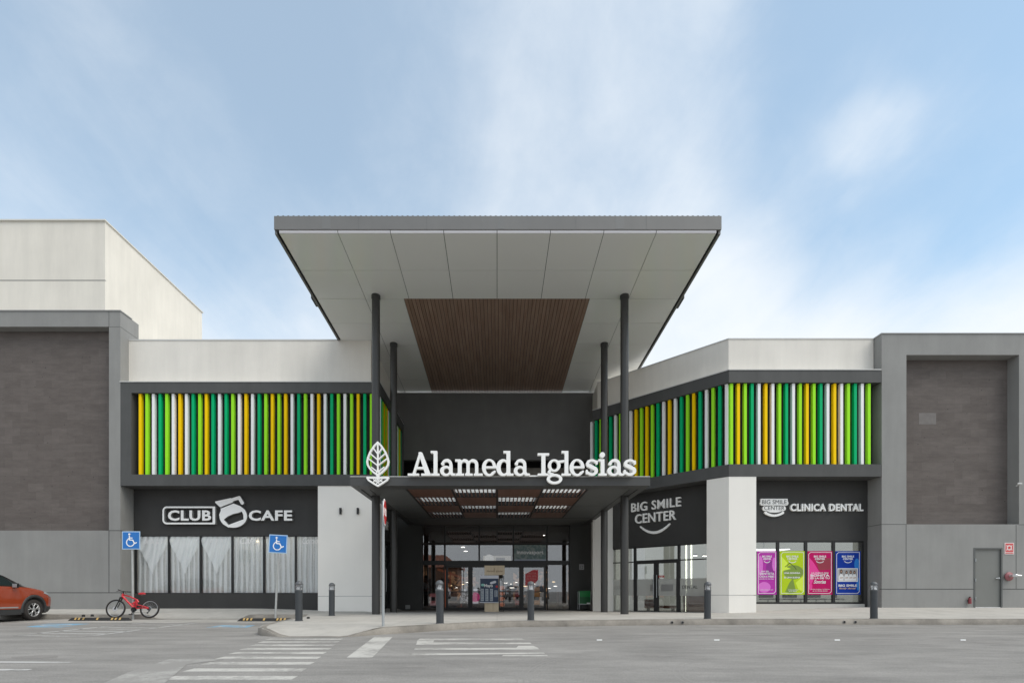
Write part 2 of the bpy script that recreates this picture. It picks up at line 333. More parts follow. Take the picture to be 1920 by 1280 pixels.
def shape_field(ops, h, pad=.05):
    xs = []; ys = []
    for o in ops:
        if o[0] in ('cap', '-cap'):
            r = max(o[2]) if isinstance(o[2], (list, tuple)) else o[2]
            xs += [p[0]-r for p in o[1]]+[p[0]+r for p in o[1]]; ys += [p[1]-r for p in o[1]]+[p[1]+r for p in o[1]]
        elif o[0] in ('box', '-box'): xs += [o[1], o[3]]; ys += [o[2], o[4]]
        elif o[0] in ('ell', '-ell'): xs += [o[1]-o[3], o[1]+o[3]]; ys += [o[2]-o[4], o[2]+o[4]]
        elif o[0] in ('poly', '-poly'): xs += [p[0] for p in o[1]]; ys += [p[1] for p in o[1]]
    x0, x1, y0, y1 = min(xs)-pad, max(xs)+pad, min(ys)-pad, max(ys)+pad
    X, Y = np.meshgrid(np.arange(x0, x1+h, h), np.arange(y0, y1+h, h)); F = np.full(X.shape, 9.)
    def seg(ax, ay, bx, by, ra, rb):
        dx, dy = bx-ax, by-ay; t = np.clip(((X-ax)*dx+(Y-ay)*dy)/(dx*dx+dy*dy+1e-12), 0, 1)
        return np.hypot(X-ax-t*dx, Y-ay-t*dy)-(ra+(rb-ra)*t)
    for o in ops:
        k = o[0].lstrip('-')
        if k == 'cap':
            P = o[1]; r = o[2] if isinstance(o[2], (list, tuple)) else [o[2]]*len(P); G = np.full(X.shape, 9.)
            for i in range(len(P)-1): G = np.minimum(G, seg(*P[i], *P[i+1], r[i], r[i+1]))
        elif k == 'box':
            qx = np.abs(X-(o[1]+o[3])/2)-abs(o[3]-o[1])/2; qy = np.abs(Y-(o[2]+o[4])/2)-abs(o[4]-o[2])/2
            G = np.maximum(qx, qy)
        elif k == 'ell': G = (np.sqrt(((X-o[1])/o[3])**2+((Y-o[2])/o[4])**2)-1)*min(o[3], o[4])
        else:
            P = o[1]; G = np.full(X.shape, 9.); ins = np.zeros(X.shape, bool)
            for i in range(len(P)):
                a, b = P[i-1], P[i]; G = np.minimum(G, seg(*a, *b, 0, 0))
                c = ((a[1] > Y) != (b[1] > Y)) & (X < (b[0]-a[0])*(Y-a[1])/(b[1]-a[1]+1e-12)+a[0]); ins ^= c
            G = np.where(ins, -G, G)
        F = np.maximum(F, -G) if o[0][0] == '-' else np.minimum(F, G)
    F[np.abs(F) < 1e-9] = 1e-9
    return F, x0, y0
def curve_to_mesh(name, cu, mats, T=None):
    ob = bpy.data.objects.new(name, cu); COL.objects.link(ob); bpy.context.view_layer.update()
    me = bpy.data.meshes.new_from_object(ob.evaluated_get(bpy.context.evaluated_depsgraph_get()))
    bpy.data.objects.remove(ob); bpy.data.curves.remove(cu); me.name = name
    me.materials.clear()
    for m in (mats if isinstance(mats, (list, tuple)) else [mats]): me.materials.append(m)
    return me
def cut_shape(name, ops, h, depth, mats, parent=None, loc=(0, 0, 0), rz=0, sx=1., sz=None, tilt=0, gidx=None):
    """flat outline in the x-z plane of the object, 'depth' thick, front face towards local -y"""
    F, x0, y0 = shape_field(ops, h); cu = bpy.data.curves.new(name, 'CURVE'); cu.dimensions = '2D'; cu.fill_mode = 'BOTH'; cu.extrude = 0
    for lp in contour(F, x0, y0, h):
        sp = cu.splines.new('POLY'); sp.points.add(len(lp)-1); sp.use_cyclic_u = True
        for i, p in enumerate(lp): sp.points[i].co = (p[0]*sx, p[1]*(sz or sx), 0, 1)
    cu.extrude = depth/2
    me = curve_to_mesh(name, cu, mats)
    for v in me.vertices: x, y, z = v.co; v.co = (x, -z+depth/2-depth, y)
    me.update(); ob = bpy.data.objects.new(name, me); COL.objects.link(ob)
    place(ob, parent, loc, rz, tilt); return ob
def returns(ob, m):
    ob.data.materials.append(m)
    for p in ob.data.polygons:
        if p.normal.y > -.5: p.material_index = 1
    return ob
def place(ob, parent, loc, rz, tilt=0):
    if parent: ob.parent = parent; loc = Vector(loc)-parent_world(parent)
    ob.location = loc; ob.rotation_euler = (0, tilt, rz)
def text(name, s, box, depth, m, parent=None, rz=0, off=0., shear=0., tilt=0, base=None, sp=1.):
    """lettering fitted to box = (x_left, z_bottom, width, height) from point 'base' along direction rz"""
    cu = bpy.data.curves.new(name, 'FONT'); cu.body = s; cu.size = 1; cu.offset = off; cu.shear = shear; cu.space_character = sp; cu.resolution_u = 3; cu.align_x = 'LEFT'
    cu.fill_mode = 'BOTH'; cu.extrude = .01
    me = curve_to_mesh(name, cu, m)
    xs = [v.co.x for v in me.vertices]; ys = [v.co.y for v in me.vertices]
    x0, x1, y0, y1 = min(xs), max(xs), min(ys), max(ys); sx = box[2]/(x1-x0); sy = box[3]/(y1-y0)
    for v in me.vertices: x, y, z = v.co; v.co = ((x-x0)*sx+box[0], -depth if z > 0 else 0, (y-y0)*sy+box[1])
    me.update(); ob = bpy.data.objects.new(name, me); COL.objects.link(ob); place(ob, parent, base, rz, tilt); return ob
def arc(cx, cy, rx, ry, a0, a1, n=14): return [(cx+rx*math.cos(R(a0+(a1-a0)*i/n)), cy+ry*math.sin(R(a0+(a1-a0)*i/n))) for i in range(n+1)]
# ================================================================== GROUND
ROAD = -0.15
M_asph = mat('asphalt', (.268, .254, .236), .95, var=.09, vscale=.35, streak=.0, fine=.20, bump=.5, bscale=70)
def tune_asphalt():
    t = M_asph.node_tree; L = t.links; b = t.nodes['Principled BSDF']; src = b.inputs['Base Color'].links[0].from_socket
    g = t.nodes.new('ShaderNodeNewGeometry'); n = t.nodes.new('ShaderNodeTexNoise'); n.inputs['Scale'].default_value = 1.1; n.inputs['Detail'].default_value = 12; n.inputs['Roughness'].default_value = .72
    mp = t.nodes.new('ShaderNodeMapping'); mp.inputs['Scale'].default_value = (.5, 1.6, 1); L.new(g.outputs['Position'], mp.inputs[0]); L.new(mp.outputs[0], n.inputs['Vector'])
    mr = t.nodes.new('ShaderNodeMapRange'); mr.inputs['From Min'].default_value = .36; mr.inputs['From Max'].default_value = .62; mr.inputs['To Min'].default_value = .76; mr.inputs['To Max'].default_value = 1.09; L.new(n.outputs[0], mr.inputs['Value'])
    v = t.nodes.new('ShaderNodeVectorMath'); v.operation = 'SCALE'; L.new(src, v.inputs[0]); L.new(mr.outputs[0], v.inputs['Scale'])
    vo = t.nodes.new('ShaderNodeTexVoronoi'); vo.feature = 'DISTANCE_TO_EDGE'; vo.inputs['Scale'].default_value = .22; n3 = t.nodes.new('ShaderNodeTexNoise'); n3.inputs['Scale'].default_value = 1.1; n3.inputs['Detail'].default_value = 6
    L.new(g.outputs['Position'], n3.inputs['Vector']); mxv = t.nodes.new('ShaderNodeMix'); mxv.data_type = 'VECTOR'; mxv.inputs['Factor'].default_value = .35; L.new(g.outputs['Position'], mxv.inputs['A']); L.new(n3.outputs[1], mxv.inputs['B']); L.new(mxv.outputs['Result'], vo.inputs['Vector'])
    m2 = t.nodes.new('ShaderNodeMapRange'); m2.inputs['From Min'].default_value = .002; m2.inputs['From Max'].default_value = .006; m2.inputs['To Min'].default_value = .93; m2.inputs['To Max'].default_value = 1; L.new(vo.outputs['Distance'], m2.inputs['Value'])
    v2 = t.nodes.new('ShaderNodeVectorMath'); v2.operation = 'SCALE'; L.new(v.outputs[0], v2.inputs[0]); L.new(m2.outputs[0], v2.inputs['Scale']); L.new(v2.outputs[0], b.inputs['Base Color'])
tune_asphalt()
gr = MB(); gr.add([(-400, -400, ROAD), (400, -400, ROAD), (400, 400, ROAD), (-400, 400, ROAD)], [(0, 1, 2, 3)])
tag(gr.build('road', M_asph), kind='structure')
EDGE = [(-60, 16.8), (-6.35, 16.8), (-5.95, 15.5), (-5.75, 14.0), (-5.58, 12.7), (-5.35, 11.7), (-5.12, 11.0), (-4.85, 10.62), (-4.25, 10.27), (-3.15, 10.27), (-2.98, 10.42), (-2.75, 10.62), (-2.43, 11.0), (-1.95, 11.38), (-1.27, 12.05), (-.36, 12.9), (.38, 13.18), (2.07, 13.45), (3.87, 13.9), (7.5, 14.13), (14.5, 14.13), (60, 14.13)]
def sm(t): t = max(0, min(1, t)); return t*t*(3-2*t)
def yfront(x):
    for (a, ya), (b, yb) in zip(EDGE, EDGE[1:]):
        if a <= x <= b: return ya+(yb-ya)*(x-a)/(b-a)
    return 14.13
def H(x, y):
    z = 0.
    z -= max(0, y-17.4)*.0235*sm((x+5.2)/.8)*sm((10.2-x)/2.0)
    if x < -6: z += .085*sm((-6-x)/4)*sm((y-16.8)/2.8)
    if x > 9: z += .17*sm((x-9)/4.8)*sm((y-14.13)/4.4)
    ramp = sm((x+4.95)/.65)*sm((-2.45-x)/.65)
    z -= .148*ramp*sm((11.9-y)/1.6)
    ap = sm((x+11.6)/.4)*sm((-8.1-x)/.4)
    z -= .146*ap*sm((18.1-y)/1.3)
    return z
xs = sorted(set([round(-60+i*2.0, 3) for i in range(24)]+[round(-13+i*.1, 3) for i in range(160)]+[round(3+i*.5, 3) for i in range(40)]+[23+i*4 for i in range(10)]+[60]+[e[0] for e in EDGE]))
ks = [0, .004, .02, .05, .09, .13, .18, .24, .3, .37, .45, .55, .68, .82, 1]
sw = MB(); N = len(ks)
for x in xs:
    yf = yfront(x)
    for k in ks: y = yf+(27-yf)*k; sw.v.append((x, y, H(x, y)))
for i in range(len(xs)-1):
    for k in range(N-1): sw.f.append([i*N+k, (i+1)*N+k, (i+1)*N+k+1, i*N+k+1]); sw.m.append(0); sw.sm.append(True)
def sidewalk_mat():
    t = M_conc.node_tree; L = t.links; b = t.nodes['Principled BSDF']; src = b.inputs['Base Color'].links[0].from_socket
    g = t.nodes.new('ShaderNodeNewGeometry'); br = t.nodes.new('ShaderNodeTexBrick'); br.offset = 0; br.inputs['Scale'].default_value = 1; br.inputs['Brick Width'].default_value = 2.4; br.inputs['Row Height'].default_value = 2.4
    br.inputs['Mortar Size'].default_value = .007; br.inputs['Color1'].default_value = (1, 1, 1, 1); br.inputs['Color2'].default_value = (.95, .95, .95, 1); br.inputs['Mortar'].default_value = (.72, .72, .72, 1)
    L.new(g.outputs['Position'], br.inputs['Vector']); v = t.nodes.new('ShaderNodeVectorMath'); v.operation = 'MULTIPLY'; L.new(src, v.inputs[0]); L.new(br.outputs[0], v.inputs[1])
    n = t.nodes.new('ShaderNodeTexNoise'); n.inputs['Scale'].default_value = 1.4; n.inputs['Detail'].default_value = 9; n.inputs['Roughness'].default_value = .75; L.new(g.outputs['Position'], n.inputs['Vector'])
    mr = t.nodes.new('ShaderNodeMapRange'); mr.inputs['From Min'].default_value = .38; mr.inputs['From Max'].default_value = .55; mr.inputs['To Min'].default_value = .90; mr.inputs['To Max'].default_value = 1.03; L.new(n.outputs[0], mr.inputs['Value'])
    v2 = t.nodes.new('ShaderNodeVectorMath'); v2.operation = 'SCALE'; L.new(v.outputs[0], v2.inputs[0]); L.new(mr.outputs[0], v2.inputs['Scale']); L.new(v2.outputs[0], b.inputs['Base Color'])
sidewalk_mat()
o = sw.build('sidewalk', M_conc); tag(o, kind='structure')
# kerb: a stained concrete edging, its top flush with the sidewalk, its face down to the road
M_kerb = mat('kerb_concrete', (.25, .228, .198), .95, var=.32, vscale=1.6, streak=.10, fine=.12, bump=.6, bscale=30)
kb = MB(); pts = []
for (a, ya), (b, yb) in zip(EDGE, EDGE[1:]):
    L_ = math.hypot(b-a, yb-ya); n = max(1, int(L_/.25)) if abs(a) < 30 else int(L_/.12)
    for i in range(n): pts.append((a+(b-a)*i/n, ya+(yb-ya)*i/n))
pts.append(EDGE[-1]); PO = offs(pts, -.012); PI_ = offs(pts, .14)
for i, ((x, y), (xo, yo), (xi, yi)) in enumerate(zip(pts, PO, PI_)):
    z = H(x, y+.01); jit = .006*mnoise.noise(Vector((x*3, y*3, 0)))
    kb.v += [(xi, yi, H(xi, yi)+.006), (x+(xi-x)*.2, y+(yi-y)*.2, z+.007), (xo, yo-.004+jit, z-.012+jit), (xo, yo-.02+jit, max(ROAD-.02, z-.15)), (xo, yo-.02, ROAD-.03)]
for i in range(len(pts)-1):
    for k in range(4): kb.f.append([i*5+k, (i+1)*5+k, (i+1)*5+k+1, i*5+k+1]); kb.m.append(0); kb.sm.append(k != 1)
tag(kb.build('kerb', M_kerb), kind='structure')
# pale concrete apron of the access aisle and gutter strip, 4 mm above the asphalt
def sheet(name, quads, m, z=.002, kind='structure', sub=False):
    b = MB()
    for q in quads: b.add([(x, y, ROAD+z) for x, y in q], [tuple(range(len(q)))])
    o = b.build(name, m, recalc=False)
    return tag(o, kind=kind)
def ragged(x0, x1, y0, y1, amp=.12, seed=0):
    top = [(x1-(x1-x0)*i/24, y1) for i in range(25)]
    bot = [(x0+(x1-x0)*i/40, y0+amp*mnoise.noise(Vector((i*.37+seed, seed, 0)))) for i in range(41)]
    return bot+top
M_apron = mat('old_concrete', (.40, .375, .34), .95, var=.16, vscale=1.3, fine=.12, bump=.5, bscale=50)
sheet('concrete_apron', [ragged(-14.2, -5.7, 15.0, 16.79, .25, 3.3)], M_apron)
def paint(name, col, wear):
    m = mat(name, col, .85); t = m.node_tree; L = t.links; b = t.nodes['Principled BSDF']; g = t.nodes.new('ShaderNodeNewGeometry')
    n = t.nodes.new('ShaderNodeTexNoise'); n.inputs['Scale'].default_value = 9; n.inputs['Detail'].default_value = 9; n.inputs['Roughness'].default_value = .8; L.new(g.outputs['Position'], n.inputs['Vector'])
    n2 = t.nodes.new('ShaderNodeTexNoise'); n2.inputs['Scale'].default_value = .9; n2.inputs['Detail'].default_value = 3; L.new(g.outputs['Position'], n2.inputs['Vector'])
    ad = t.nodes.new('ShaderNodeMath'); ad.operation = 'ADD'; L.new(n.outputs[0], ad.inputs[0]); L.new(n2.outputs[0], ad.inputs[1])
    mr = t.nodes.new('ShaderNodeMapRange'); mr.inputs['From Min'].default_value = wear-.12; mr.inputs['From Max'].default_value = wear+.12; mr.inputs['To Min'].default_value = .05; mr.inputs['To Max'].default_value = .95; L.new(ad.outputs[0], mr.inputs['Value'])
    mx = t.nodes.new('ShaderNodeMix'); mx.data_type = 'RGBA'; mx.inputs['A'].default_value = (.268, .254, .236, 1); mx.inputs['B'].default_value = (*col, 1); L.new(mr.outputs[0], mx.inputs['Factor']); L.new(mx.outputs['Result'], b.inputs['Base Color']); return m
P_cross = paint('crosswalk_paint', (.52, .50, .46), .94)
P_old = paint('faded_paint', (.42, .405, .375), 1.06)
P_line = paint('line_paint', (.52, .51, .49), .95)
P_blue = paint('blue_paint', (.16, .38, .56), 1.0)
qs = []; Y = 9.86
while Y > 2.2:
    xr = -2.99+(9.92-Y)*.188; xl = -4.43+(9.92-Y)*.205
    qs.append([(xl, Y-.12), (xr, Y-.12), (xr-.02, Y+.12), (xl, Y+.12)]); Y -= .548
sheet('crosswalk', qs, P_cross)
def rq(pts): return [(((px-932)*((EYE-ROAD)*960/(py-1107))/960), (EYE-ROAD)*960/(py-1107)) for px, py in pts]
sheet('crosswalk', [rq([(650, 1232), (698, 1232), (736, 1193.5), (702, 1193)])], P_cross)
sheet('crosswalk', [rq(q) for q in ([(783, 1199.5), (985, 1199), (979, 1196.5), (787, 1196.5)], [(780, 1208), (997, 1206.5), (994, 1204), (782, 1203.5)], [(781, 1203.5), (812, 1203.6), (814, 1199.6), (783, 1199.5)],
    [(776, 1217.5), (1012, 1217), (1008, 1213.5), (778, 1214.5)], [(968, 1213.5), (1008, 1213.5), (1000, 1210), (972, 1210)], [(770, 1228), (1022, 1225), (1019, 1222.5), (774, 1224.5)], [(940, 1229.5), (1028, 1229.5), (1025, 1227), (944, 1227)])], P_cross)
sheet('arrow_marking', [rq([(150, 1300), (285, 1300), (350, 1245), (420, 1236), (318, 1235), (240, 1260)])], P_old, z=.0032)
sheet('parking_lines', [rq([(-400, 1240), (130, 1242), (138, 1240), (-400, 1237)]), rq([(-400, 1258), (50, 1256), (62, 1253.5), (-400, 1253)])], P_line)
hq = []
L0, L1 = rq([(27, 1191), (269, 1166.6)]); R0, R1 = rq([(170, 1191.6), (371, 1167)])
def strip(a, b, wd):
    a = Vector(a); b = Vector(b); n = Vector((-(b-a).y, (b-a).x)).normalized()*wd/2; return [tuple(a-n), tuple(b-n), tuple(b+n), tuple(a+n)]
hq += [strip(L0, L1, .10), strip(R0, R1, .10)]
for i in range(8):
    t = i/7; a = (L0[0]+(L1[0]-L0[0])*t, L0[1]+(L1[1]-L0[1])*t); b = (R0[0]+(R1[0]-R0[0])*t, R0[1]+(R1[1]-R0[1])*t)
    hq.append(strip(a, (b[0], b[1]-.12), .11))
sheet('access_aisle_hatching', hq, P_line, z=.0035)
for q, s in ((rq([(48, 1174.5), (90, 1168), (168, 1168.5), (112, 1176)]), 1), (rq([(384, 1175.5), (416, 1171.5), (478, 1171.5), (462, 1176)]), 2)):
    sheet('blue_bay_marking', [q], P_blue)
    c = (sum(p[0] for p in q)/4, sum(p[1] for p in q)/4); ring = []
    for i in range(20):
        a0, a1 = R(18*i), R(18*i+18)
        ring.append([(c[0]+math.cos(a0)*.26, c[1]+math.sin(a0)*.26), (c[0]+math.cos(a1)*.26, c[1]+math.sin(a1)*.26), (c[0]+math.cos(a1)*.34, c[1]+math.sin(a1)*.34), (c[0]+math.cos(a0)*.34, c[1]+math.sin(a0)*.34)])
    sheet('blue_bay_marking', ring, P_line, z=.0035)
sheet('lane_marks', [rq([(x-5, 1200.5), (x+5, 1200.5), (x+5, 1198.4), (x-5, 1198.4)]) for x in (1124, 1344, 1570, 1806)], mat('white_road_stud', (.8, .8, .78), .6), z=.006)
M_tyremark = mat('tyre_mark', (.20, .194, .187), .95, fine=.1)
def arcs(cx, cy, r, a0, a1, wd):
    out = []
    for i in range(24):
        t0, t1 = R(a0+(a1-a0)*i/24), R(a0+(a1-a0)*(i+1)/24)
        out.append([(cx+r*math.cos(t0), cy+r*math.sin(t0)), (cx+r*math.cos(t1), cy+r*math.sin(t1)), (cx+(r+wd)*math.cos(t1), cy+(r+wd)*math.sin(t1)), (cx+(r+wd)*math.cos(t0), cy+(r+wd)*math.sin(t0))])
    return out
P_tm = paint('tyre_marks_paint', (.235, .224, .208), 1.10)
sheet('tyre_marks', arcs(3.9, 5.1, 3.55, 130, 200, .02)+arcs(3.9, 5.1, 3.62, 130, 200, .02)+arcs(3.9, 5.1, 3.69, 132, 200, .015)+arcs(4.2, 5.2, 2.2, 120, 200, .02)+arcs(4.2, 5.2, 2.27, 120, 200, .02)+arcs(9, -3.5, 15.2, 75, 128, .05), P_tm, z=.0011)
P_stain = paint('oil_stain_paint', (.215, .20, .185), 1.0)
def splat(cx, cy, rx, ry, seed): return [(cx+rx*(1+.45*mnoise.noise(Vector((math.cos(a)*1.5+seed, math.sin(a)*1.5, 0))))*math.cos(a), cy+ry*(1+.45*mnoise.noise(Vector((math.cos(a)*1.5, math.sin(a)*1.5+seed, 3))))*math.sin(a)) for a in [R(12*i) for i in range(30)]]
sheet('stains', [splat(-6.5, 7.2, .3, .2, 7), splat(2.3, 7.4, .25, .12, 9), splat(-1.0, 6.3, .15, .1, 11), splat(6.5, 9.7, .45, .3, 1), splat(8.6, 9.9, 1.1, .16, 2), splat(9.2, 9.2, .5, .35, 5), splat(4.5, 7.0, .3, .1, 13)], P_stain, z=.0014)
# ================================================================== BUILDINGS
PL = [(-14.42, 19.6), (-4.49, 19.6), (-4.49, 24.72)]
PR = [(4.27, 22.9), (8.47, 18.7), (14.03, 18.7)]
SD = Seg(PR[0], PR[1]); SF = Seg(PR[1], PR[2]); SL = Seg(PL[0], PL[1]); SR = Seg(PL[1], PL[2])
def part(mb, name, m, parent, label=None):
    o = mb.build(name, m, parent); return tag(o, label)
SEQ_L = 'YLWGLWYWGLYGWGLWYWGLYLYWGLWYWGLWLYGL'
# ---------- stone-clad block at the left edge
b1 = thing('department_store', (-20, 19.6, 0), 'grey rendered block with recessed dark stone panel, behind the orange car', 'building')
x_r = -14.42; zt = .78+524/49
m = MB(); zb = .78+(1107-994)/49; zf = .78+(1107-612.5)/49; xf = (204-932)/49
m.box(-34, xf, 19.6, 20.02, -.3, zb); m.box(xf, x_r, 19.6, 20.6, -.3, zf-.004); m.box(-34, x_r, 19.6, 20.6, zf+.008, zt)
m.box(-34, -17.5, 20.6, 30, -.3, zt-.3); m.box(-17.5, x_r-.05, 20.6, 24, -.3, 9.2); part(m, 'wall', M_grey, b1)
j = MB(); zj = .78-4/49; j.box(-34, x_r+.002, 19.597, 19.7, zj, zj+.025); j.box(xf-.01, xf+.012, 19.597, 19.7, zj+.025, zb); j.box(xf+.012, x_r+.003, 19.597, 20.5, zb-.01, zb+.012); j.box(xf+.012, x_r+.003, 19.62, 20.5, zf-.004, zf+.008); j.box(xf-.006, xf+.006, 19.597, 19.7, zf+.008, zt)
part(j, 'joint', M_joint, b1)
part(MB().box(-34, xf, 19.98, 20.5, zb, zf), 'stone_panel', M_stone, b1)
part(MB().box(-34, x_r+.03, 19.57, 20.2, zt, zt+.035), 'coping', mat('grey_coping', (.36, .36, .35), .6), b1)
# ---------- pale tower behind it
b2 = thing('cinema_tower', (-20, 21.2, 0), 'tall windowless cream box rising behind the grey block', 'building')
xt = -735*21.0/960; zt2 = .78+692*21/960; yt = 27.9
m = MB(); m.box(-40, xt, 21.0, yt, 5, zt2); part(m, 'wall', M_tower, b2)
z5 = .78+581.5*21/960; part(MB().box(-40, xt+.004, 20.994, 21.05, z5-.02, z5+.02), 'joint', mat('cream_joint', (.33, .32, .30), .9), b2)
m = MB(); m.box(-40, xt+.05, 20.94, 21.14, zt2, zt2+.05); m.box(xt-.15, xt+.05, 21.14, yt+.05, zt2, zt2+.05); part(m, 'coping', mat('cream_coping', (.70, .68, .62), .6), b2)
# ---------- cafe wing
b3 = thing('cafe_wing', (-9.5, 19.6, 0), 'low wing with cream parapet, row of coloured fins and curtained cafe windows', 'building')
zBT, zBB, zOT, zOB = 8.76, 4.80, 8.35, 5.23
m = MB(); m.ribbon(PL, .45, .75, zBT+.03, .78+469/47.9); part(m, 'parapet', M_parapet, b3)
m = MB(); m.ribbon(PL, .43, .80, .78+469/47.9, .78+469/47.9+.04); m.ribbon([(-14.44, 19.6), PL[1], PL[2]], -.02, .449, zBT, zBT+.03); part(m, 'flashing', M_flash, b3)
m = MB(); m.ribbon(PL, 0, .95, zOT, zBT); m.ribbon(PL, 0, .95, zBB, zOB); m.ribbon([(-14.42, 19.6), (-14.0, 19.6)], 0, .448, zOB, zOT)
m.ribbon([(-4.49, 24.45), (-4.49, 24.72)], 0, .448, zOB, zOT); part(m, 'fin_frame', M_band, b3)
m = MB(); m.ribbon(PL, .45, .95, zOB, zOT); part(m, 'fin_backing', mat('fin_backing_paint', (.018, .018, .018), .6), b3)
DW = .70; zG = 2.97; zS = .67
m = MB(); SLo = [(-14.40, 19.6), (-6.87, 19.6)]
m.ribbon(SLo, DW, DW+.25, zG, zBB-.001); m.ribbon(SLo, DW, DW+.25, -.3, zS)
m.ribbon([(-4.49, 20.0), (-4.49, 24.75)], .41, .66, 2.95, zBB-.001); m.ribbon([(-4.49, 20.0), (-4.49, 20.6)], .41, .66, -.4, 2.95); m.ribbon([(-4.49, 23.7), (-4.49, 24.75)], .41, .66, -.4, 2.95)
part(m, 'wall', M_dark, b3)
m = MB(); m.box(-6.87, -4.49, 19.63, 20.02, -.3, zBB-.001); m.box(-6.87, -4.9, 20.02, 20.6, -.3, zBB-.001); part(m, 'pillar', M_pillar, b3)
zz_ = .78+(1107-1117)/49; part(MB().box(-6.873, -4.487, 19.627, 20.0, zz_-.008, zz_+.008), 'joint', mat('pillar_joint', (.36, .355, .34), .9), b3)
part(MB().box(-14.4, -5, 20.5, 30, 9.2, 9.4), 'roof', M_parapet, b3)  # unseen roof slab, put in to block light behind the parapet
def fins(parent, seg, seq, a0, step, depth0, zb, zt, w_=.10, d_=.14, cache={}):
    for i, c in enumerate(seq):
        if c == '.': continue
        k = (c, round(zt-zb, 3))
        p = seg((a0+i*step, depth0, 0))-parent_world(parent)
        if k not in cache:
            mb = MB(); mb.box(-w_/2, w_/2, 0, d_, 0, zt-zb-.015); o = mb.build('fin', FINC[c], parent, local=True); cache[k] = o
        else:
            o = cache[k].copy(); COL.objects.link(o); o.parent = parent
        o.location = (p.x, p.y, zb+.004); o.rotation_euler = (0, 0, seg.rz)
        o['label'] = {'Y': 'yellow', 'L': 'lime green', 'W': 'white', 'G': 'emerald green'}[c]+' vertical fin'
FA0 = SL.apx(262.5, .06)
fins(b3, SL, SEQ_L, FA0, (SL.apx(696, .06)-FA0)/35, .06, zOB, zOT)
fins(b3, SR, 'WGLYLYWGLWYWGLWLYG', .42, .2515, .06, zOB, zOT)
def window_bay(parent, seg, a0, a1, b, z0, z1, fr=.045, g=G_shop, name='window', rails=(), fd=.09, top=None, bot=None):
    mb = MB(); top = top or fr; bot = bot or fr
    mb.box(a0, a0+fr, b, b+fd, z0, z1, T=seg); mb.box(a1-fr, a1, b, b+fd, z0, z1, T=seg)
    mb.box(a0+fr, a1-fr, b, b+fd, z1-top, z1, T=seg); mb.box(a0+fr, a1-fr, b, b+fd, z0, z0+bot, T=seg)
    for z in rails: mb.box(a0+fr, a1-fr, b+.002, b+fd-.002, z-.022, z+.022, T=seg)
    w_ = mb.build(name, M_frame, parent)
    q = MB(); q.box(a0+fr, a1-fr, b+.04, b+.048, z0+bot, z1-top, T=seg); q.build('pane', g, w_); return w_
mull = [-14.38]+[(x-932)*20.34/960 for x in (316.5, 376, 435.5, 494.8, 554.3)]+[-6.872]
for a, c in zip(mull, mull[1:]): window_bay(b3, SL, a+14.42, c+14.42, DW+.02, zS, zG, .032, G_cafe)
# glazed shop door on the return wall of the cafe wing
SR2 = Seg((-4.90, 20.6), (-4.90, 23.7))
window_bay(b3, SR2, 0, 1.0, .05, -.05, 2.95, .05, rails=(2.15,)); window_bay(b3, SR2, 2.1, 3.1, .05, -.12, 2.95, .05, rails=(2.15,))
d_ = window_bay(b3, SR2, 1.0, 2.1, .05, -.1, 2.1, .07, name='door'); window_bay(b3, SR2, 1.0, 2.1, .05, 2.1, 2.95, .05)
part(MB().tube([SR2((1.9, -.03, .75)), SR2((1.9, -.03, 1.75))], .018), 'handle', M_steel, d_)
# ---------- cafe interior: dark room
room = thing('cafe_room', (-10.5, 22, 0), 'dim cafe interior behind the curtains', 'room')
m = MB(); m.box(-14.3, -6.9, 25.5, 25.6, -.1, 3.3); m.box(-14.4, -14.3, 20.7, 25.5, -.1, 3.3); m.box(-6.85, -6.75, 20.7, 25.5, -.1, 3.3); part(m, 'wall', mat('cafe_wall', (.22, .2, .18), .9), room)
part(MB().box(-13.6, -7.5, 21.0, 21.3, 3.22, 3.26), 'added_light_bar', mat('curtain_fill_glow', (1, 1, 1), .5, emit=(1, .95, .88), estr=6), room); part(MB().box(-14.4, -5.2, 20.6, 25.6, 3.3, 3.4), 'ceiling', mat('cafe_ceiling', (.4, .38, .35), .9), room); part(MB().box(-14.4, -5.2, 20.6, 25.6, -.1, 0.02), 'floor', mat('cafe_floor', (.2, .17, .15), .6), room)  # hidden glowing bar under the ceiling, added to light the curtains from behind
# ---------- dental wing
b4 = thing('dental_wing', (9, 19.5, 0), 'low wing folding back towards the entrance, with coloured fins over the dental clinic', 'building')
zrt, zrb, zot, zob = .78+413/51.3, .78+214/51.3, .78+390/51.3, .78+237/51.3
zpt = .78+471/50.3
m = MB(); m.ribbon(PR, .38, .68, zrt+.03, zpt); part(m, 'parapet', M_parapet, b4)
m = MB(); m.ribbon([(4.6, 24.9), (4.54, 23.17)], -.0, .3, zrt, zpt); part(m, 'parapet', M_parapet, b4)
m = MB(); m.ribbon(PR, .36, .73, zpt, zpt+.035); m.ribbon(PR, -.02, .379, zrt, zrt+.03); part(m, 'flashing', M_flash, b4)
m = MB(); m.ribbon(PR, 0, .95, zot, zrt); m.ribbon(PR, 0, .95, zrb, zob); part(m, 'fin_frame', M_band, b4)
m = MB(); m.ribbon(PR, .45, .95, zob, zot); part(m, 'fin_backing', MATS['fin_backing_paint'], b4)
SEQ_D = 'WG.YGW.GWYLYLGWYWGLYGWLGW'
a_end = SD.L-.12; stp = .2475
fins(b4, SD, 'WGLYGWLGWYLYLGWYWGLYGWLGW', a_end-24*stp, stp, .06, zob, zot)
F0 = SF.apx(1372, .06); fins(b4, SF, 'LYLGWYWLGWLYLGWYWLGWL', F0, (SF.apx(1630, .06)-F0)/20, .06, zob, zot)
zC = 2.67
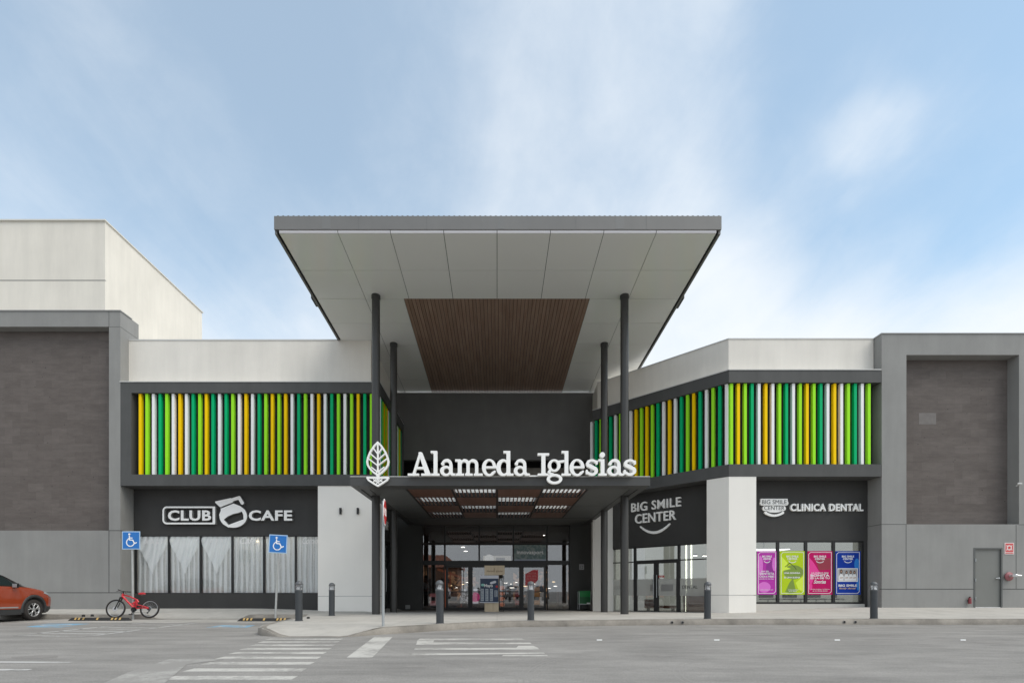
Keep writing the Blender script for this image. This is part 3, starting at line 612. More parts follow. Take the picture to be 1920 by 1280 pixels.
m = MB(); m.ribbon([SD((.55, 0, 0))[:2], PR[1], (14.03, 18.7)], DW, DW+.25, zC, zrb-.001); m.box(13.9, 14.03, 19.41, 19.7, -.2, zC); part(m, 'wall', M_dark, b4)
m = MB()
p = [SD((SD.L-.82, .01, 0))[:2], (8.47+.004, 18.71), (9.47, 18.71), (9.47, 19.66), SD((SD.L-.82, .95, 0))[:2]]
m.prism([tuple(q) for q in p], -.3, zrb-.001)
part(m, 'pillar', M_pillar, b4); m = MB(); p = [SD((0.0, .01, 0))[:2], SD((.6, .01, 0))[:2], SD((.6, .95, 0))[:2], SD((0.0, .95, 0))[:2]]
m.prism([tuple(q) for q in p], -.35, zrb-.001); part(m, 'pillar', M_pillar, b4); m = MB().box(4.56, 4.9, 23.4, 24.82, -.35, zrb-.001); part(m, 'side_wall', M_pillar, b4)
zl = .78-8/51.3
j = MB(); jj = [SD((SD.L-.822, .0, 0))[:2], (8.475, 18.705), (9.474, 18.705), (9.474, 19.3)]
for a, c in zip(jj, jj[1:]):
    sg = Seg(tuple(a), tuple(c)); j.box(0, sg.L, 0, .1, zl-.008, zl+.008, T=sg)
part(j, 'joint', MATS['pillar_joint'], b4)
part(MB().prism([(5.1, 23.4), (9.1, 19.4), (14, 19.4), (14, 30), (5.1, 30)], 9.0, 9.2), 'roof', M_parapet, b4)  # unseen slab behind the folded parapet, added to keep light out
part(MB().box(9.47, 13.9, 19.36, 19.6, -.3, .285), 'sill_plinth', mat('plinth_concrete', (.55, .53, .49), .9, var=.04), b4)
# clinic front window
cm = [9.47]+[(x-932)*19.44/960 for x in (1458.5, 1511, 1563)]+[13.9]
for a, c in zip(cm, cm[1:]): window_bay(b4, SF, a-8.47, c-8.47, DW+.02, .285, zC, .05, bot=.07)
# storefront on the folded wall
A = [SD.apx(x, DW+.05) for x in (1147, 1190.5, 1273, 1324)]
zd = 2.03; zf0 = -.16
window_bay(b4, SD, A[0], A[1], DW+.02, zf0, zC, .05, rails=(zd,)); window_bay(b4, SD, A[2], A[3]+.1, DW+.02, zf0, zC, .05, rails=(zd,)); window_bay(b4, SD, A[1], A[2], DW+.02, zd, zC, .05)
mid = (A[1]+A[2])/2
for a, c, hx in ((A[1], mid, mid-.07), (mid, A[2], mid+.07)):
    d_ = window_bay(b4, SD, a, c, DW+.02, zf0, zd, .10, name='door', bot=.09); part(MB().tube([SD((hx, DW-.05, .5)), SD((hx, DW-.05, 1.45))], .018), 'handle', M_steel, d_)
# ---------- grey block at right
b5 = thing('supermarket_block', (20, 19, 0), 'grey rendered block with a recessed stone panel and a grey service door', 'building')
zt5 = .78+481/51.3; zz0 = .78+(1107-982.5)/51.3; z1_ = .78+(1107-665.5)/51.3; xa, xb = (1699-932)/51.3, (1910-932)/51.3
m = MB(); m.box(14.05, xa, 18.7, 19.8, -.3, zt5); m.box(xa, xb, 18.7, 19.8, z1_, zt5); m.box(xb, 34, 18.7, 19.8, -.3, zt5)
dx0, dx1, dzt = (1825-932)/51.3, (1878.5-932)/51.3, .78+80.5/51.3
m.box(xa, dx0, 18.7, 19.1, -.3, zz0); m.box(dx1, xb, 18.7, 19.1, -.3, zz0); m.box(dx0, dx1, 18.7, 19.1, dzt, zz0)
m.box(14.05, 34, 19.8, 30, -.3, zt5-.3); part(m, 'wall', M_grey, b5)
part(MB().box(xa, xb, 19.13, 19.7, zz0, z1_), 'stone_panel', M_stone, b5)
j = MB(); zj5 = .78+3.5/51.3
j.box(14.047, xa, 18.697, 18.8, zz0-.006, zz0+.008); j.box(xb, 34, 18.697, 18.8, zz0-.02, zz0-.006); j.box(14.045, dx0, 18.696, 18.8, zj5-.015, zj5+.008); j.box(dx1+.02, 34, 18.696, 18.8, zj5-.015, zj5+.008); j.box(14.044, 14.06, 18.72, 19.5, zz0-.006, zz0+.008)
j.box(xa-.02, xa-.004, 18.697, 18.8, zj5+.008, zz0-.006); xj = (1904.5-932)/51.3; j.box(xj-.008, xj+.008, 18.697, 18.8, zj5+.008, zz0-.02); part(j, 'joint', M_joint, b5)
part(MB().box(14.02, 34, 18.67, 19.3, zt5, zt5+.03), 'coping', mat('light_coping', (.5, .51, .51), .6), b5)
pt = MB().box(14.2+.8, 15.35+.1, 19.127, 19.14, 0, 0) if False else MB().box((1723-932)*19.13/960, (1755-932)*19.13/960, 19.127, 19.2, .78+(1107-795)*19.13/960, .78+(1107-774)*19.13/960)
part(pt, 'stone_patch', mat('pale_stone', (.19, .175, .165), .9, var=.1, vscale=5), b5, 'paler replaced stone tile')
M_door = mat('service_door_paint', (.185, .188, .175), .6, var=.04)
dz0 = .16
dr = part(MB().box(dx0+.05, dx1-.05, 18.74, 18.80, dz0+.03, dzt-.05), 'door', M_door, b5)
m = MB(); m.box(dx0, dx0+.05, 18.685, 18.9, dz0-.1, dzt); m.box(dx1-.05, dx1, 18.685, 18.9, dz0-.1, dzt); m.box(dx0+.05, dx1-.05, 18.685, 18.9, dzt-.05, dzt); part(m, 'frame', mat('door_frame_paint', (.11, .115, .11), .6), dr)
m = MB(); m.cyl((dx1-.14, 18.74, 1.24), (dx1-.14, 18.70, 1.24), .035); m.tube([(dx1-.14, 18.69, 1.24), (dx1-.26, 18.68, 1.235)], .014); m.sphere((dx1-.14, 18.69, 1.24), .035); part(m, 'handle', M_steel, dr)
for z in (.45, 1.12, 1.85):
    part(MB().bbox(dx0+.035, dx0+.065, 18.665, 18.70, z, z+.11, .005), 'hinge', M_steel, dr)
part(MB().box(dx0+.03, dx1-.06, 18.70, 18.76, dz0-.005, dz0+.025), 'threshold', mat('alu_threshold', (.75, .75, .74), .4), dr)
# ---------- entrance block: upper wall, piers, glazed front, lobby
b6 = thing('entrance_hall', (0, 24.9, 0), 'recessed entrance bay with charcoal wall above and glazed doors below', 'building')
YE = 24.8
part(MB().box(-5.2, 5.1, 24.91, 32, 8.8, 9.0), 'roof', mat('white_roof', (.8,.8,.78), .8), b6)  # unseen roof, made white to bounce light onto the canopy soffit
m = MB(); m.box(-4.94, 5.3, 24.6, 24.9, .78+245*24.6/960, 10.26); part(m, 'upper_wall', M_upper, b6)
part(MB().box(-4.94, 5.3, 24.57, 24.93, 10.26, 10.285), 'coping', M_flash, b6)
xl_, xr_ = (791-932)*YE/960, (1069-932)*YE/960
m = MB(); m.box(-4.9, xl_, YE, YE+.5, -.4, 3.98); m.box(xr_, 4.56, YE, YE+.5, -.4, 3.98); m.box(-4.9, 4.56, YE, YE+.5, 3.98, 4.45); part(m, 'pier', mat('pier_paint', (.060, .061, .058), .7, var=.06), b6)
m = MB(); m.box(-4.9, 5.2, 26.8, 27, 4.4, 8); m.box(-5.2, -4.94, 25.3, 26.8, 4.4, 8); part(m, 'recess_wall', mat('recess_paint', (.03, .03, .03), .8), b6)
part(MB().box(-3.3, 4.8, 25.6, 26.2, 4.9, 6.92), 'plant_housing', mat('beige_housing', (.22, .20, .17), .8, var=.05, streak=.1), b6)
SE = Seg((xl_, YE), (xr_, YE)); ex = lambda px: (px-932)*(YE+.12)/960-xl_
ev = [0.0, ex(834), ex(898.5), ex(962.5), ex(1025.5), SE.L]
zA, zB, zC_, zD = 3.96, .78+88/38.5, .78+53.5/38.5, .78+47/38.5
for a, c in zip(ev, ev[1:]):
    window_bay(b6, SE, a, c, .1, .78+89/38.5, zA, .035, G_door); window_bay(b6, SE, a, c, .1, zC_, .78+87/38.5+.01, .04, G_door, bot=.08)
window_bay(b6, SE, ev[0], ev[1], .1, -.2, zC_-.0, .05, G_door, top=.13, bot=.05); window_bay(b6, SE, ev[4], ev[5], .1, -.2, zC_, .05, G_door, top=.13, bot=.05)
dm = MB(); dm.box(ev[1], ev[4], .08, .22, zC_-.14, zC_, T=SE); part(dm, 'door_head', M_frame, b6)
for k in range(1, 4+0):
    pass
dv = [ev[1]+.05, ex(891), ex(934), ex(977), ev[4]-.05]
dv = [ev[1]+.04, (ev[1]*3+ev[4])/4, (ev[1]+ev[4])/2, (ev[1]+ev[4]*3)/4, ev[4]-.04]
for k in range(4):
    d_ = window_bay(b6, SE, dv[k], dv[k+1], .1, -.17, zC_-.14, .11, G_door, name='door', bot=.14, rails=(.74,))
    hx = dv[k+1]-.12 if k % 2 == 0 else dv[k]+.12
    part(MB().box(hx-.02, hx+.02, .04, .07, .6, 1.0, T=SE), 'handle', M_steel, d_)
def blotch(name, c1, c2, scale, th=.5, em=0):
    m = mat(name, c1, .5); t = m.node_tree; L = t.links; b = t.nodes['Principled BSDF']; g = t.nodes.new('ShaderNodeNewGeometry'); n = t.nodes.new('ShaderNodeTexNoise'); n.inputs['Scale'].default_value = scale; n.inputs['Detail'].default_value = 3; n.inputs['Distortion'].default_value = 1.2; L.new(g.outputs['Position'], n.inputs['Vector'])
    mr = t.nodes.new('ShaderNodeMapRange'); mr.inputs['From Min'].default_value = th-.05; mr.inputs['From Max'].default_value = th+.05; L.new(n.outputs[0], mr.inputs['Value']); mx = t.nodes.new('ShaderNodeMix'); mx.data_type = 'RGBA'; mx.inputs['A'].default_value = (*c1, 1); mx.inputs['B'].default_value = (*c2, 1); L.new(mr.outputs[0], mx.inputs['Factor']); L.new(mx.outputs['Result'], b.inputs['Base Color'])
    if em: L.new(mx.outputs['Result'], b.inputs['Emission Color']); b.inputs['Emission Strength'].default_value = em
    return m
# ---------- lobby
lob = thing('mall_lobby', (0, 29, 0), 'dark lobby behind the entrance doors with tiled floor and shop fronts', 'room')
part(MB().box(-4.9, 4.9, YE+.5, 38, -.3, -.17), 'floor', mat('lobby_floor', (.30, .22, .17), .25), lob)
part(MB().box(-4.9, 4.9, YE+.5, 38, 4.0, 4.1), 'ceiling', mat('lobby_ceiling', (.03, .03, .03), .8), lob)
m = MB(); m.box(-4.9, -4.7, YE+.5, 38, -.2, 4); m.box(4.7, 4.9, YE+.5, 38, -.2, 4); m.box(-4.9, 4.9, 38, 38.1, -.2, 4); part(m, 'wall', mat('lobby_wall', (.11, .085, .065), .7), lob)
M_lamp = mat('lamp_glow', (1, 1, 1), .5, emit=(1, .93, .82), estr=9)
M_warm = mat('warm_lamp_glow', (1, .9, .7), .5, emit=(1, .72, .38), estr=7)
m = MB()
for (a, c, z0, z1) in ((-4.69, -4.6, .2, 2.3), (4.6, 4.69, .2, 2.3)):
    for y in (27, 29.3, 31.8): m.box(a, c, y, y+1.6, z0, z1)
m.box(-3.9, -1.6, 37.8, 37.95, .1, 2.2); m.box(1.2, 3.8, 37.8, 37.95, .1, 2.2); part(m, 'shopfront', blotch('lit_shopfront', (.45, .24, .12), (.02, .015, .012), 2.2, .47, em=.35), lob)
def lamp(px, py, Y, r=.09, m_=None, lab='', grp='lamps inside the mall', nm='ceiling_lamp'):
    p = at(px, py, Y); o = thing(nm, p, lab, 'lamp', grp)
    mb = MB(); mb.cyl(p+Vector((0, 0, .0)), p+Vector((0, 0, .06)), r, n=16); part(mb, 'housing', M_frame, o)
    mb = MB(); mb.cyl(p+Vector((0, 0, -.012)), p, r*.85, n=16); part(mb, 'bulb', m_ or M_lamp, o)
lamp(868, 1025, 28.5, .13, lab='round lamp glowing behind the second transom pane of the entrance, upper of two')
lamp(873, 1032.5, 30.5, .13, lab='round lamp glowing behind the second transom pane of the entrance, lower of two')
lamp(1020, 1003, 27.5, .06, lab='tiny white lamp near the top of the entrance glazing, towards the right pier')
lamp(867, 1094.5, 34, .13, M_warm, 'warm lamp low behind the leftmost entrance door leaf')
lamp(1038, 1090, 31, .10, M_warm, 'warm lamp behind the side light at the right end of the entrance')
for i, (px, py, Yq_) in enumerate(((905, 1088, 33), (915, 1093, 36), (948, 1092, 35), (958, 1094, 34), (968, 1091, 36.5), (985, 1098, 33), (1002, 1094, 35), (1030, 1102, 33), (1042, 1098, 31), (846, 1097, 33), (856, 1101, 35), (877, 1091, 36), (820, 1099, 30), (1012, 1110, 34), (960, 1101, 30))):
    lamp(px, py, Yq_, .05+.05*(i % 3), M_warm if i % 4 == 1 else M_lamp, ('warm ' if i % 4 == 1 else 'white ')+('tiny', 'small', 'large')[i % 3]+' lamp deep in the mall, '+('behind the left side light' if px < 834 else 'behind the leftmost door leaf' if px < 884 else 'behind the second door leaf' if px < 930 else 'behind the third door leaf, nearer the totem' if px < 955 else 'behind the third door leaf' if px < 977 else 'behind the rightmost door leaf' if px < 1024 else 'behind the right side light'), nm='display_lamp')
# stall and display things seen through the doors
def blk(name, lab, cat, m_, x0, x1, y0, y1, z0, z1, extra=None, em=None):
    o = thing(name, ((x0+x1)/2, (y0+y1)/2, z0), lab, cat); part(MB().bbox(x0, x1, y0, y1, z0, z1, .01), 'body', m_, o); return o
M_red = mat('red_paint', (.45, .02, .02), .5); M_orange = mat('orange_paint', (.62, .16, .05), .5)
k1 = thing('market_kiosk', (-1.9, 31, -.17), 'reddish brown kiosk with striped roof glimpsed through the leftmost door leaf', 'kiosk')
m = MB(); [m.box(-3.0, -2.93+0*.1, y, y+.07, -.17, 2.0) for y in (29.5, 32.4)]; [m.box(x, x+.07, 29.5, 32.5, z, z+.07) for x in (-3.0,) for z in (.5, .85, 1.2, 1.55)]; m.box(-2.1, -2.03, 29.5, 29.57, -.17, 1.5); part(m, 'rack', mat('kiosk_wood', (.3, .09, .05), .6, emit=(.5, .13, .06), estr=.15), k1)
m = MB(); m.add([(-3.4, 29.2, 1.95), (-1.2, 29.2, 1.2), (-1.2, 33, 1.2), (-3.4, 33, 1.95), (-3.4, 29.2, 2.08), (-1.2, 29.2, 1.33), (-1.2, 33, 1.33), (-3.4, 33, 2.08)], [(3, 2, 1, 0), (4, 5, 6, 7), (0, 1, 5, 4), (1, 2, 6, 5), (2, 3, 7, 6), (3, 0, 4, 7)]); part(m, 'roof', MATS['kiosk_wood'], k1)
for i, (px0, px1, py0, py1, Yq_, c_) in enumerate(((838, 856, 1108, 1141, 28, (.05, .03, .025)), (948, 962, 1104, 1141, 30, (.10, .10, .10)), (966, 978, 1108, 1141, 28.5, (.22, .04, .04)), (1000, 1012, 1100, 1141, 29, (.35, .18, .07)), (1014, 1024, 1108, 1141, 27.5, (.4, .38, .36)), (1046, 1058, 1096, 1141, 28, (.04, .03, .03)), (806, 818, 1112, 1141, 27.5, (.28, .10, .11)))):
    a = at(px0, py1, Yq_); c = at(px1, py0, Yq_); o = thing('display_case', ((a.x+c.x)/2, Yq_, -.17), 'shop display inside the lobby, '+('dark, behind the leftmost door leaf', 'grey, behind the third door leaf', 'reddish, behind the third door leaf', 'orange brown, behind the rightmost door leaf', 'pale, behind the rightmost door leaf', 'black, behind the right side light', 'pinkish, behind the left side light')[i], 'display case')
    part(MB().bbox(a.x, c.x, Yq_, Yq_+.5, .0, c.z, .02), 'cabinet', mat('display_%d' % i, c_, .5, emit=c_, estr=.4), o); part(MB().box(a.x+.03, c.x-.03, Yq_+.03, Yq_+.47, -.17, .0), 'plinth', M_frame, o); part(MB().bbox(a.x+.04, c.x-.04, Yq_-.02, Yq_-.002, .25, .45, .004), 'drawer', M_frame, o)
# poster boards standing inside
def board(name, lab, px0, px1, py0, py1, Y, col, m2=None):
    a = at(px0, py1, Y); c = at(px1, py0, Y); o = thing(name, (a+c)/2-Vector((0, 0, (c.z-a.z)/2)), lab, 'poster stand')
    part(MB().box(a.x, c.x, Y, Y+.03, a.z, c.z), 'panel', col, o); part(MB().box(a.x+.1, a.x+.14, Y+.03, Y+.3, -.17, c.z-.2).box(c.x-.14, c.x-.1, Y+.03, Y+.3, -.17, c.z-.2), 'stand', M_frame, o); return o, a, c
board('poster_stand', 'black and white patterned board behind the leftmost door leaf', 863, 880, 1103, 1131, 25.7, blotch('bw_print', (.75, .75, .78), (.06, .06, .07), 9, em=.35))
o, a, c = board('poster_stand', 'white board with a pink and lilac disc behind the second door leaf', 885, 897, 1103, 1131, 25.7, mat('glowing_print', (.8, .8, .85), .5, emit=(.8, .8, .9), estr=.35))  # white print with a weak glow of its own
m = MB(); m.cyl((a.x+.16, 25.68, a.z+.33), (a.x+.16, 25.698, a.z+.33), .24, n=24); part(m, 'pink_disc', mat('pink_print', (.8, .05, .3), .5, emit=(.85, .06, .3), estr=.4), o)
# gumball style tower of orange globes
o = thing('display_tower', at(941, 1140, 25.6), 'stack of orange globes in a black frame beside the poster totem', 'display')
m = MB(); [m.box(x, x+.03, 25.5, 25.53, -.17, 1.35) for x in (.06, .4)]; m.box(.06, .43, 25.5, 25.8, 1.33, 1.36); part(m, 'frame', M_frame, o)
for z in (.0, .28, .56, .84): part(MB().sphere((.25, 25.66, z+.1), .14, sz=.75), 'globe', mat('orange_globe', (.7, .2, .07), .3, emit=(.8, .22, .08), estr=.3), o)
# cassette unit / beige kiosk top behind the middle transom
o = thing('information_desk', (at(932, 1054, 30)), 'beige desk canopy with a round disc and dark screen behind the middle transom pane', 'kiosk')
a = at(906, 1056, 30); c = at(958, 1041, 30)
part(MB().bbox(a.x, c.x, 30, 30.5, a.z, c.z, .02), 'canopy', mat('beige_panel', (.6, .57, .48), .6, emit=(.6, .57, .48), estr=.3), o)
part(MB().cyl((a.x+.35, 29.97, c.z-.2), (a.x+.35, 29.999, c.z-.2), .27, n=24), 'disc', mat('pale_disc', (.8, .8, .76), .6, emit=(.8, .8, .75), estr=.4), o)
part(MB().box(a.x+.75, c.x-.35, 29.98, 29.999, c.z-.33, c.z-.13), 'screen', M_grey, o); part(MB().box((a.x+c.x)/2-.1, (a.x+c.x)/2+.1, 30.1, 30.4, -.17, a.z), 'post', M_frame, o)
# red sale sheet stuck on the right-hand door leaf, banner in the transom
def ban(name, lab, cat, px0, px1, py0, py1, Y, m_): 
    a = at(px0, py1, Y); c = at(px1, py0, Y); o = thing(name, a, lab, cat); part(MB().box(a.x, c.x, Y, Y+.008, a.z, c.z), 'sheet', m_, o); return o, a, c
Yg = YE+.118
o, a, c = ban('shop_banner', 'large teal banner in the transom pane over the rightmost door leaf', 'banner', 964, 1024, 1020.5, 1053, Yg, blotch('teal_print', (.14, .21, .21), (.26, .32, .30), 5))
part(MB().box(a.x, c.x, Yg-.004, Yg-.001, a.z, a.z+.13), 'footer', mat('pale_blue_print', (.45, .5, .6), .5), o)
text('lettering', 'innovasport', (.13, .33, c.x-a.x-.26, .23), .004, mat('banner_white', (.85, .86, .86), .5), o, base=(a.x, Yg-.001, a.z), off=.02)
text('lettering', 'Gran Apertura Innovasport', (.3, .03, c.x-a.x-.6, .07), .003, mat('navy_print', (.05, .08, .2), .5), o, base=(a.x, Yg-.005, a.z))
o = thing('sale_poster', at(998, 1095, Yg), 'red price list sheet with cut corners on the rightmost door leaf', 'poster')
a = at(985, 1097, Yg); P = [(0, 0), (.32, 0), (.46, .1), (.62, .28), (.62, .76), (.38, .76), (.1, .62), (0, .56)]
mb = MB(); mb.add([(a.x+x, Yg, a.z+z) for x, z in P]+[(a.x+x, Yg+.006, a.z+z) for x, z in P], [tuple(range(8)), tuple(range(8, 16))[::-1]]+[(i, (i+1) % 8, 8+(i+1) % 8, 8+i) for i in range(8)])
part(mb, 'sheet', mat('sale_red', (.62, .06, .07), .6), o)
for i, s in enumerate(('HASTA', '50% 30%', 'EN TODA', 'LA TIENDA')): text('lettering', s, (.07, .55-.14*i, .46, .09), .004, mat('pale_pink_print', (.7, .35, .35), .5), o, base=(a.x, Yg, a.z))
# ---------- clinic interior
M_cw = mat('clinic_wall', (.62, .62, .58), .8); ci = thing('clinic_room', (9, 23, 0), 'pale waiting room of the dental clinic', 'room')
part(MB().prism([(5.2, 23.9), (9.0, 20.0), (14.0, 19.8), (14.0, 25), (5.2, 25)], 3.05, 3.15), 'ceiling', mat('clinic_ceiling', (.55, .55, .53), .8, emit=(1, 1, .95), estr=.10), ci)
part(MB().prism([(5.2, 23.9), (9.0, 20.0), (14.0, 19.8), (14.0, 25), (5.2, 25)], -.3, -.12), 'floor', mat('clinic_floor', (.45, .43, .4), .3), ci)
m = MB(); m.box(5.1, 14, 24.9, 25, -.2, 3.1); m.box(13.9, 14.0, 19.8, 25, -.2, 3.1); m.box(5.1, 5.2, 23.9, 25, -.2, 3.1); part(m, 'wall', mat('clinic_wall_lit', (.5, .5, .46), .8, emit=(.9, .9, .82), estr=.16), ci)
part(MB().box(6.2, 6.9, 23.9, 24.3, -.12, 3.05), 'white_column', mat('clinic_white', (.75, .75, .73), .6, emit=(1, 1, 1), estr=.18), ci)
for px in (1287, 1296.5):
    p = at(px, 1040, 21.6); o = thing('light_strip', (p.x, p.y, -.1), 'vertical glowing light strip in the clinic, '+('nearer the doors' if px < 1290 else 'nearer the white pillar'), 'lamp', 'light strips inside the dental clinic')
    part(MB().box(p.x-.025, p.x+.025, p.y, p.y+.02, (-.1 if px < 1290 else .9), 3.04), 'tube', mat('led_glow', (1, 1, .9), .5, emit=(1, 1, .82), estr=2.2), o); part(MB().box(p.x-.05, p.x+.05, p.y+.02, p.y+.05, -.1, 3.04), 'profile', M_flash, o)
lamp(1303.5, 1041, 21.3, .09, M_lamp, 'round ceiling spot in the clinic close to the light strips', 'ceiling spots inside the dental clinic'); lamp(1321, 1041.5, 21.3, .09, M_lamp, 'round ceiling spot in the clinic half hidden by the white pillar', 'ceiling spots inside the dental clinic')
o = thing('reception_desk', (8.2, 21.4, -.12), 'dark red wooden reception desk behind the clinic side light', 'desk'); a = at(1291, 1146, 21.3); c = at(1330, 1112, 21.3)
part(MB().bbox(a.x, c.x, 21.3, 21.9, -.12, .68, .01), 'front', M_desk, o); part(MB().box(a.x-.04, c.x+.04, 21.26, 21.95, .68, .72), 'top', M_frame, o)
o = thing('bench', (7, 23, -.12), 'low brown wooden bench inside the clinic doors', 'bench'); a = at(1213, 1147, 22.8); c = at(1268, 1130, 22.8)
part(MB().bbox(a.x, c.x, 22.8, 23.2, .0, .12, .01), 'seat', M_desk, o); part(MB().bbox(a.x, a.x+.6, 23.12, 23.2, .12, .4, .01), 'backrest', M_desk, o)
for x in (a.x+.08, c.x-.12): part(MB().box(x, x+.06, 22.85, 23.1, -.12, .0), 'leg', M_frame, o)
# waiting chairs row seen under the posters
for i, px in enumerate((1445, 1490, 1535, 1590)):
    p = at(px, 1120, 20.6); o = thing('waiting_chair', (p.x, 20.6, -.1), 'clinic waiting chair with white frame below the '+('purple', 'lime green', 'crimson', 'blue')[i]+' poster', 'chair', 'waiting chairs inside the clinic')
    part(MB().bbox(p.x-.3, p.x+.3, 20.5, 20.95, .42, .47, .015), 'seat', M_frame, o); part(MB().bbox(p.x-.3, p.x+.3, 20.93, 20.98, .5, .95, .015), 'backrest', M_frame, o)
    part(MB().tube([(p.x-.42, 20.48, .44), (p.x+.42, 20.48, .44)], .018), 'rail', M_flash, o)
    for s in (-1, 1): part(MB().tube([(p.x+s*.16, 20.48, .44), (p.x+s*.2, 20.48, .28), (p.x+s*.14, 20.5, -.1)], .02), 'leg', M_steel, o)
o = thing('ceiling_panel_light', (11.6, 21.5, 3.0), 'flat white ceiling light seen above the lime and crimson posters', 'lamp'); part(MB().box(10.6, 12.2, 21.3, 22.2, 2.5, 2.53), 'diffuser', mat('panel_glow', (1, 1, 1), .5, emit=(1, 1, 1), estr=1.6), o); part(MB().box(10.58, 12.22, 21.28, 22.22, 2.53, 2.56), 'frame', M_flash, o)
part(MB().box(11.3, 11.32, 21.7, 21.72, 2.56, 3.05), 'hanger', M_steel, o)
# frosted band on the clinic glass with lettering
M_frost = mat('frosted_film', (.55, .55, .52), .9); t = M_frost.node_tree; b_ = t.nodes['Principled BSDF']; b_.inputs['Alpha'].default_value = .62
for nm, a0, a1 in (('side light by the grey columns', A[0]+.05, A[1]-.05), ('left door leaf', A[1]+.1, mid-.1), ('right door leaf', mid+.1, A[2]-.1), ('side light by the white corner pillar', A[2]+.05, A[3]+.05)):
    ff = thing('frosted_film', SD(((a0+a1)/2, DW, .55)), 'frosted band on the clinic '+nm, 'window film', 'frosted bands on the clinic glass')
    part(MB().box(a0, a1, DW+.045, DW+.052, .58, 1.28, T=SD), 'film', M_frost, ff)
    if nm.endswith('pillar'): text('lettering', 'DENTAL', (.1, .12, .62, .13), .004, M_band, ff, rz=SD.rz, base=SD((a0, DW+.044, .75)), off=.01)
    if nm.startswith('right'): part(MB().box(a0+.12, a1-.15, DW+.038, DW+.043, .77, 1.05, T=SD), 'notice', M_grey, ff)
    if nm.startswith('left'): part(MB().box(a1-.18, a1-.03, DW+.038, DW+.043, .77, 1.05, T=SD), 'notice', M_grey, ff)
    if nm.endswith('columns'): text('lettering', 'CD', (.1, .1, .3, .14), .004, M_grey, ff, rz=SD.rz, base=SD((a0, DW+.044, .75)), off=.01)
o = thing('open_sign', SD((mid+.2, DW+.03, 1.33)), 'small red sticker on the right clinic door leaf', 'sticker'); part(MB().box(mid+.11, mid+.36, DW+.04, DW+.05, 1.33, 1.42, T=SD), 'sheet', M_red, o); part(MB().box(mid+.14, mid+.33, DW+.036, DW+.0395, 1.35, 1.375, T=SD), 'stripe', M_white, o)
# ================================================================== BIG ENTRANCE CANOPY
cp = thing('entrance_canopy', (0, 18, 10.6), 'huge flat canopy on dark round columns over the mall entrance, wood panel in its soffit', 'canopy')
sz_ = lambda y: 10.79-.038*(y-14.36)
cT = lambda p: (p[0], p[1], p[2]+sz_(p[1]))
YS = [14.36, 15.92, 17.37, 18.85, 20.3, 21.78, 23.4, 24.9, 26.0]; XS = [-6.11, -4.46, -2.99, -1.495, 0, 1.495, 2.99, 4.46, 6.15]
m = MB(); g_ = .008
for i in range(8):
    for k in range(len(YS)-1):
        if 2 <= i <= 5 and k >= 2: continue
        x0, x1 = XS[i]+g_, XS[i+1]-g_
        if i == 1 and k >= 2: x1 = -3.17
        if i == 6 and k >= 2: x0 = 3.15
        m.box(x0, x1, YS[k]+g_, YS[k+1]-g_, 0, .03, T=cT)
part(m, 'soffit', M_soffit, cp)
m = MB()
for i in range(8):                                             # rolled front edge of the soffit panels
    x0, x1 = XS[i]+g_, XS[i+1]-g_; prof = [(14.335, .15), (14.335, .035), (14.34, .012), (14.36, .0)]
    vs = []
    for y, z in prof: vs += [cT((x0, y, z+0.0)), cT((x1, y, z+0.0))]
    m.add(vs, [(2*k, 2*k+1, 2*k+3, 2*k+2) for k in range(len(prof)-1)], 0, True)
part(m, 'soffit_edge', M_strip, cp)
m = MB(); m.box(-6.20, 6.20, 14.38, 16.12, .035, .06, T=cT); m.box(-6.20, 6.20, 16.12, 17.37, .035, .06, T=cT); m.box(-6.20, -3.1, 17.37, 26.3, .035, .06, T=cT); m.box(3.1, 6.20, 17.37, 26.3, .035, .06, T=cT); m.box(-3.1, 3.1, 17.37, 26.3, .05, .08, T=cT); part(m, 'backing', M_black, cp)
m = MB(); n_ = 49; wd = 6.31/n_
for i in range(n_):
    x0 = -3.165+i*wd; m.box(x0+.007, x0+wd-.007, 17.38, 26.0, .005, .035, T=cT)
part(m, 'wood_soffit', M_wood, cp)
zf0_, zf1_ = .78+(1107-430)*14.3/960, .78+(1107-405)*14.3/960
m = MB(); X0, X1 = -6.23, 6.27
m.box(X0, X1, 14.30, 14.36, zf0_, zf1_); m.box(X0, X0+.06, 14.36, 26.1, -.02, .40, T=cT); m.box(X1-.06, X1, 14.36, 26.1, -.02, .40, T=cT); m.box(X0+.06, X1-.06, 14.36, 14.40, zf0_+.12, zf0_+.17)
part(m, 'fascia', M_fascia, cp)
M_fp = mat('fascia_patch', (.16, .16, .158), .55)
for px, hw in ((672, .006), (1212, .006), (800, .005), (1080, .005), (612, .12), (940, .09), (1162, .12)): x = (px-932)*14.3/960; part(MB().box(x-hw, x+hw, 14.297, 14.31, zf0_+.01, zf1_-.01), 'fascia_joint', M_fp if hw < .01 else mat('fascia_lap', (.195, .195, .19), .5), cp)
m = MB(); m.box(X0+.05, X1-.05, 14.37, 26.1, zf1_-.06, zf1_-.02)
i = 0; x = X0+.08; zr = zf1_
while x < X1-.05: m.box(x, x+.05, 14.31, 26.1, zr-.01, zr+.022); x += .145
part(m, 'roof_sheet', M_fascia, cp)
part(MB().box(X0-.06, X0, 17.3, 17.8, -.02, .12, T=cT), 'gutter_bracket', M_band, cp); part(MB().box(X1, X1+.06, 17.3, 17.9, -.02, .1, T=cT), 'gutter_bracket', M_band, cp)
